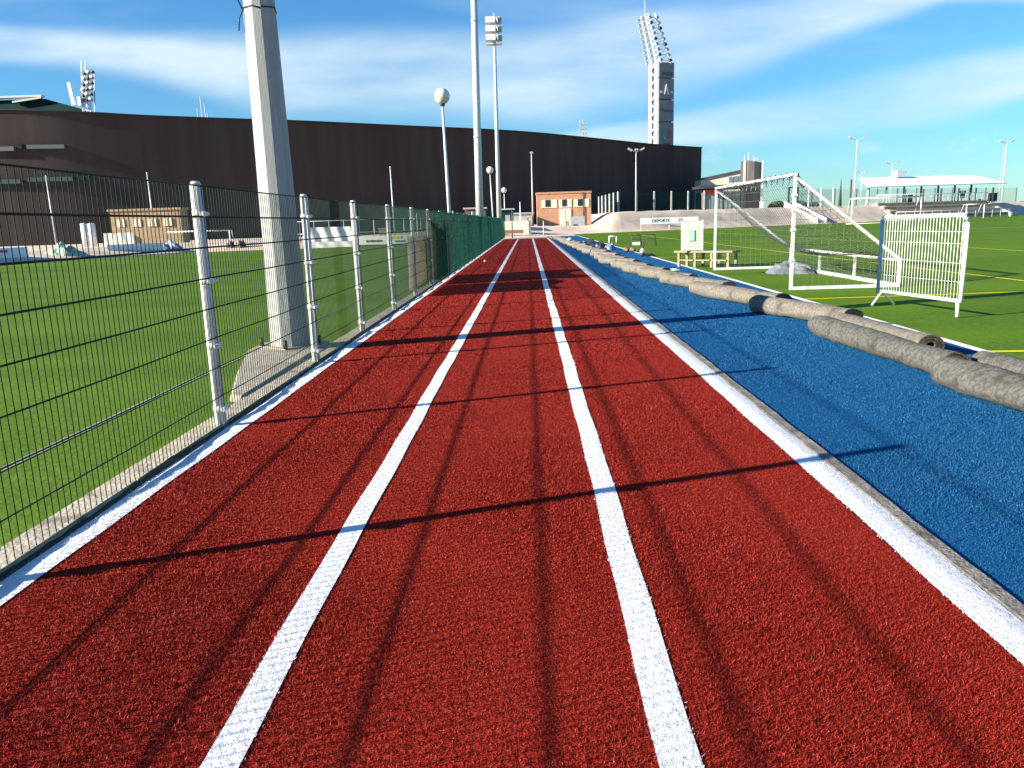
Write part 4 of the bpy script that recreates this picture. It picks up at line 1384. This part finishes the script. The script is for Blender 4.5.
# small litter among the far rolls
for k, (x, y, s_, m_) in enumerate(((3.1, 33.0, 0.3, 'plastic_black'), (3.75, 36.5, 0.34, 'tarp_blue'), (3.6, 40.0, 0.36, 'plastic_black'), (3.05, 43.5, 0.3, 'tarp_grey'), (3.7, 47.0, 0.35, 'plastic_black'), (2.6, 50, 0.35, 'banner_white'))):
    labs = ['dark crumpled sack between the far carpet rolls, nearest of the sacks', 'bluish crumpled sack right of the far carpet rolls', 'second dark crumpled sack beyond the bluish sack', 'grey crumpled sack left of the far carpet rolls', 'farthest dark crumpled sack by the field edge line', 'white crumpled sack near the far end of the rolls']
    tag(heap('sack', (x, y, 0.0), s_ * 1.5, s_ * 1.8, s_, m_, labs[k], 'sack', 60 + k), group='sacks among the far carpet rolls')

# ================================================================== portable goal
GX, GY0, GY1, GH, GD, GB = 4.87, 14.72, 20.8, 2.05, 1.98, 0.50
go = empty('football_goal', (GX, GY0, 0), 'portable white goal with net on the right field, seen from its near post', 'football goal')
Wd = GY1 - GY0
for y, nm in ((0, 'near'), (Wd, 'far')):
    MB().bar((0, y, 0), (0, y, GH), 0.05, 0.05).build('post', 'white_paint', go)
    MB().bar((0.04, y, 0.03), (GD, y, 0.03), 0.10, 0.055).build('ground_frame', 'white_paint', go)
    MB().bar((0.03, y, GH - 0.03), (GD, y, GB), 0.05, 0.05).build('brace', 'white_paint', go)
    MB().bar((GD, y, 0.058), (GD, y, GB - 0.03), 0.055, 0.055).build('rear_post', 'white_paint', go)
MB().bar((0, -0.037, GH + 0.037), (0, Wd + 0.037, GH + 0.037), 0.05, 0.05).build('crossbar', 'white_paint', go)
MB().bar((GD, -0.03, GB), (GD, Wd + 0.03, GB), 0.055, 0.055).build('rear_rail', 'white_paint', go)
MB().bar((GD, 0.055, 0.03), (GD, Wd - 0.055, 0.03), 0.11, 0.058).build('rear_ground_bar', 'white_paint', go)
for t in (0.33, 0.66):
    MB().bar((GD, Wd * t, 0.06), (GD, Wd * t, GB - 0.03), 0.045, 0.045).build('rear_post', 'white_paint', go)
# net
nb = MB()
rn = random.Random(12)


def net_pt(u, v):
    """u along the width, v from crossbar (0) to rear ground bar (1)"""
    y = Wd * u
    if v < 0.78:
        t = v / 0.78
        x = GD * t
        z = GH + (GB - GH) * t - 0.55 * math.sin(math.pi * t) * (0.3 + 0.7 * math.sin(math.pi * u) ** 0.8)
    else:
        t = (v - 0.78) / 0.22
        x = GD - 0.10 * math.sin(math.pi * t)
        z = GB + (0.06 - GB) * t
    return Vector((x + 0.03 * math.sin(7 * u + 5 * v), y, z + 0.03 * math.sin(9 * u + 3) * math.sin(6 * v)))


NU, NV = 46, 22
for i in range(NU + 1):
    nb.tube([net_pt(i / NU, j / NV) for j in range(NV + 1)], 0.0042, 3, caps=False, smooth=False)
for j in range(1, NV):
    nb.tube([net_pt(i / NU, j / NV) for i in range(NU + 1)], 0.0042, 3, caps=False, smooth=False)
for y in (0.0, Wd):                       # side nets
    n = 15
    for i in range(1, n):
        t = i / n
        zt_ = GH + (GB - GH) * t
        nb.tube([(GD * t, y + 0.02 * math.sin(3 * k + i), 0.06 + (zt_ - 0.06) * k / 8) for k in range(9)], 0.0044, 3, caps=False, smooth=False)
    for k in range(1, 13):
        z = 0.06 + k * 0.155
        tmax = min(1.0, (GH - z) / (GH - GB)) if z > GB else 1.0
        if tmax > 0.05:
            nb.tube([(GD * tmax * q / 10, y + 0.02 * math.sin(2 * q + k), z - 0.03 * math.sin(math.pi * q / 10)) for q in range(11)], 0.0044, 3, caps=False, smooth=False)
nb.build('net', 'net_cord', go)
# gathered net wound along the crossbar and lashings
gb = MB()
for k in range(5):
    gb.tube([(0.035 * math.cos(i * 1.1 + k), Wd * i / 60, GH + 0.03 + 0.035 * math.sin(i * 1.1 + k) - 0.03 * abs(math.sin(i * 0.4))) for i in range(61)], 0.006, 4, caps=False)
for i in range(17):
    y = 0.12 + i * Wd / 17
    gb.tube([(0.0, y, GH + 0.09), (0.06, y + 0.03, GH), (0.05, y + 0.06, GH - 0.08 - 0.08 * rn.random())], 0.012, 4, caps=False)
for i in range(5):
    gb.ball((0.03 + 0.03 * i, 0.03, GH + 0.03 - 0.05 * i), 0.035 + 0.015 * rn.random(), 8, 6)
gb.build('net_lashing', 'tarp_grey', go)
for y in (0.0,):
    tb = MB()
    for z in (0.55, 1.1, 1.45, 1.72):
        tb.box((0, y, z), (0.084, 0.084, 0.05))
    tb.build('tape', 'pale_cord', go)

# ================================================================== crowd barrier
ba = empty('crowd_barrier', (5.24, 11.9, 0), 'white steel crowd barrier with close upright bars standing on the right field', 'barrier')
dB = Vector((0.32, -1.70, 0))
Lb = dB.length
db = dB / Lb
nb_ = Vector((-db.y, db.x, 0))
zb0, zb1 = 0.22, 1.30
MB().tube([(0, 0, 0.19), (0, 0, zb1 - 0.03)], 0.025, 10).build('post', 'barrier_shade', ba)  # shadow on this white post is painted into its blue tone
e = dB
MB().tube([tuple(Vector((0, 0, zb1)) + db * 0.03), tuple(db * (Lb - 0.08) + Vector((0, 0, zb1 + 0.01))), tuple(db * (Lb - 0.02) + Vector((0, 0, zb1 - 0.02))), tuple(e + Vector((0, 0, zb1 - 0.09))), tuple(e + Vector((0, 0, zb0)))], 0.028, 12).build('frame', 'barrier_white', ba)
MB().tube([(0, 0, zb0), tuple(e + Vector((0, 0, zb0)))], 0.024, 10).build('bottom_rail', 'barrier_white', ba)
for k in range(27):
    p = db * (0.07 + (Lb - 0.14) * k / 26)
    MB().tube([tuple(p + Vector((0, 0, zb0))), tuple(p + Vector((0, 0, zb1)))], 0.0045, 6).build('bar', 'barrier_white', ba)
for z in (0.46, 0.70, 0.95, 1.10):
    MB().tube([tuple(nb_ * 0.012 + Vector((0, 0, z))), tuple(nb_ * 0.012 + e + Vector((0, 0, z)))], 0.0026, 6).build('cross_wire', 'barrier_white', ba)
for p in (db * 0.10,):
    MB().tube([tuple(p + nb_ * -0.17 + db * 0.02 + Vector((0, 0, 0.015))), tuple(p + Vector((0, 0, 0.22))), tuple(p + nb_ * 0.2 + db * 0.02 + Vector((0, 0, 0.015)))], 0.02, 8).build('foot', 'barrier_white', ba)
MB().tube([tuple(db * (Lb - 0.05) + Vector((0, 0, 0.22))), tuple(db * (Lb - 0.04) + Vector((0, 0, 0.012)))], 0.024, 8).build('foot', 'barrier_white', ba)

# ================================================================== bench, board and other things on the right field
be = empty('bench', (4.50, 22.62, 0), 'long pale wooden bench with open shelves carrying the white board', 'bench', rz=math.atan2(-0.62, 0.78))
MB().box((0.62, 0.02, 0.43), (1.75, 0.62, 0.05)).build('seat', 'bench_wood', be)
for x in (-0.12, 0.38, 0.88, 1.36):
    for y in (-0.24, 0.26):
        MB().box((x, y, 0.2025), (0.07, 0.06, 0.405)).build('leg', 'bench_wood', be)
for (xa, xb) in ((-0.085, 0.345), (0.415, 0.845), (0.915, 1.325)):
    MB().box(((xa + xb) / 2, -0.2, 0.20), (xb - xa, 0.22, 0.035)).build('shelf', 'bench_wood', be)
wb = empty('whiteboard', (4.56, 22.2, 0.457), 'white board with faint yellow and teal drawing standing on the pale bench', 'whiteboard', rz=-0.05)
tl_ = Matrix.Rotation(-0.06, 3, 'X')
bo_ = MB().box((0, 0.02, 0.415), (0.55, 0.025, 0.80), M=tl_).build('board', 'board_white', wb)
b = MB()
for k in range(7):
    b.box((0, 0.0 + 0.06 * (0.1 + k * 0.085 - 0.0) - 0.022 + 0.004, 0.12 + k * 0.085), (0.47 - 0.06 * (k % 3), 0.006, 0.03), M=tl_)
b.build('drawing', 'board_yellow', bo_)
MB().box((-0.02, 0.0, 0.42), (0.16, 0.03, 0.3), M=tl_).build('drawing', 'board_teal', bo_)
for x in (-0.285, 0.285):
    MB().box((x, 0.02, 0.42), (0.03, 0.035, 0.84), M=tl_).build('frame', 'white_paint', wb)
MB().box((-0.05, 0.03, 0.86), (0.42, 0.03, 0.07), M=tl_).build('header', 'white_paint', wb)
heap('tarpaulin_heap', (6.25, 19.0, 0.0), 1.15, 1.0, 0.30, 'tarp_grey', 'blue grey tarpaulin lying in a heap inside the white goal', 'tarpaulin', 14, 0.06)
for k, (x, y, lab) in enumerate(((5.45, 40.4, 'left one of two dark trestle frames on the right field, with a white plate'), (6.15, 40.1, 'right one of two dark trestle frames on the right field'))):
    tr = empty('trestle', (x, y, 0), lab, 'trestle', 'dark trestles on the field')
    tr.scale = (0.72, 0.72, 0.85)
    for s_ in (-1, 1):
        MB().bar((s_ * 0.38, -0.25, 0), (s_ * 0.28, 0, 0.66), 0.05, 0.05).build('leg', 'dark_metal', tr)
        MB().bar((s_ * 0.38, 0.25, 0), (s_ * 0.28, 0, 0.66), 0.05, 0.05).build('leg', 'dark_metal', tr)
    MB().box((0, 0, 0.66), (0.64, 0.06, 0.06)).build('rail', 'dark_metal', tr)
    MB().box((0, -0.12, 0.42), (0.62, 0.05, 0.05)).build('rail', 'dark_metal', tr)
    if k == 0:
        MB().box((0, -0.15, 0.16), (0.55, 0.1, 0.18)).build('plate', 'white_paint', tr)
mg = empty('small_goal', (4.72, 46.5, 0), 'tiny white practice goal beside the field edge line', 'practice goal')
for x in (0, 0.42):
    MB().tube([(x, 0, 0), (x, 0, 0.4)], 0.03, 8).build('post', 'white_paint', mg)
    MB().tube([(x, 0, 0.4), (x, 0.35, 0.02)], 0.02, 6).build('stay', 'white_paint', mg)
MB().tube([(-0.03, 0, 0.4), (0.45, 0, 0.4)], 0.03, 8).build('crossbar', 'white_paint', mg)
for k, (x, y, lab) in enumerate(((4.18, 34.0, 'left brown shoe beside the field edge line'), (4.42, 33.8, 'right brown shoe beside the field edge line'))):
    sh = empty('shoe', (x, y, 0.0), lab, 'shoe', 'brown shoes by the field edge', rz=0.3)
    MB().box((0, 0, 0.025), (0.16, 0.40, 0.05)).build('sole', 'plastic_black', sh)
    MB().ball((0, 0.03, 0.10), 0.1, 12, 8).ball((0, -0.1, 0.07), 0.085, 12, 8).build('upper', 'shoe_brown', sh)
bg_ = empty('sports_bag', (4.18, 29.2, 0), 'white and black sports bag standing near the field edge line', 'bag')
MB().tube([(0, 0, 0.0), (0, 0, 0.05), (0, 0, 0.14)], [0.07, 0.09, 0.09], 12).build('base', 'plastic_black', bg_)
MB().tube([(0, 0, 0.14), (0, 0, 0.25), (0.01, 0, 0.31)], [0.09, 0.08, 0.04], 12).build('body', 'banner_white', bg_)
MB().tube([(-0.06, 0, 0.22), (-0.04, -0.02, 0.36), (0.04, -0.02, 0.36), (0.06, 0, 0.22)], 0.012, 6).build('handle', 'plastic_black', bg_)
heap('dark_jacket', (4.42, 29.2, 0.0), 0.5, 0.35, 0.14, 'plastic_black', 'dark jacket lying beside the white and black sports bag', 'jacket', 31)
heap('plastic_sheet', (3.85, 21.2, 0.0), 0.36, 0.3, 0.05, 'banner_white', 'small white plastic sheet lying on the blue strip near the bench', 'sheet', 33)
tag(MB().ball((0, 0, 0), 0.045, 14, 10).build('ball', 'white_paint'), 'small white ball lying on the left lane of the red track', 'ball').location = (-1.59, 28.4, 0.05)
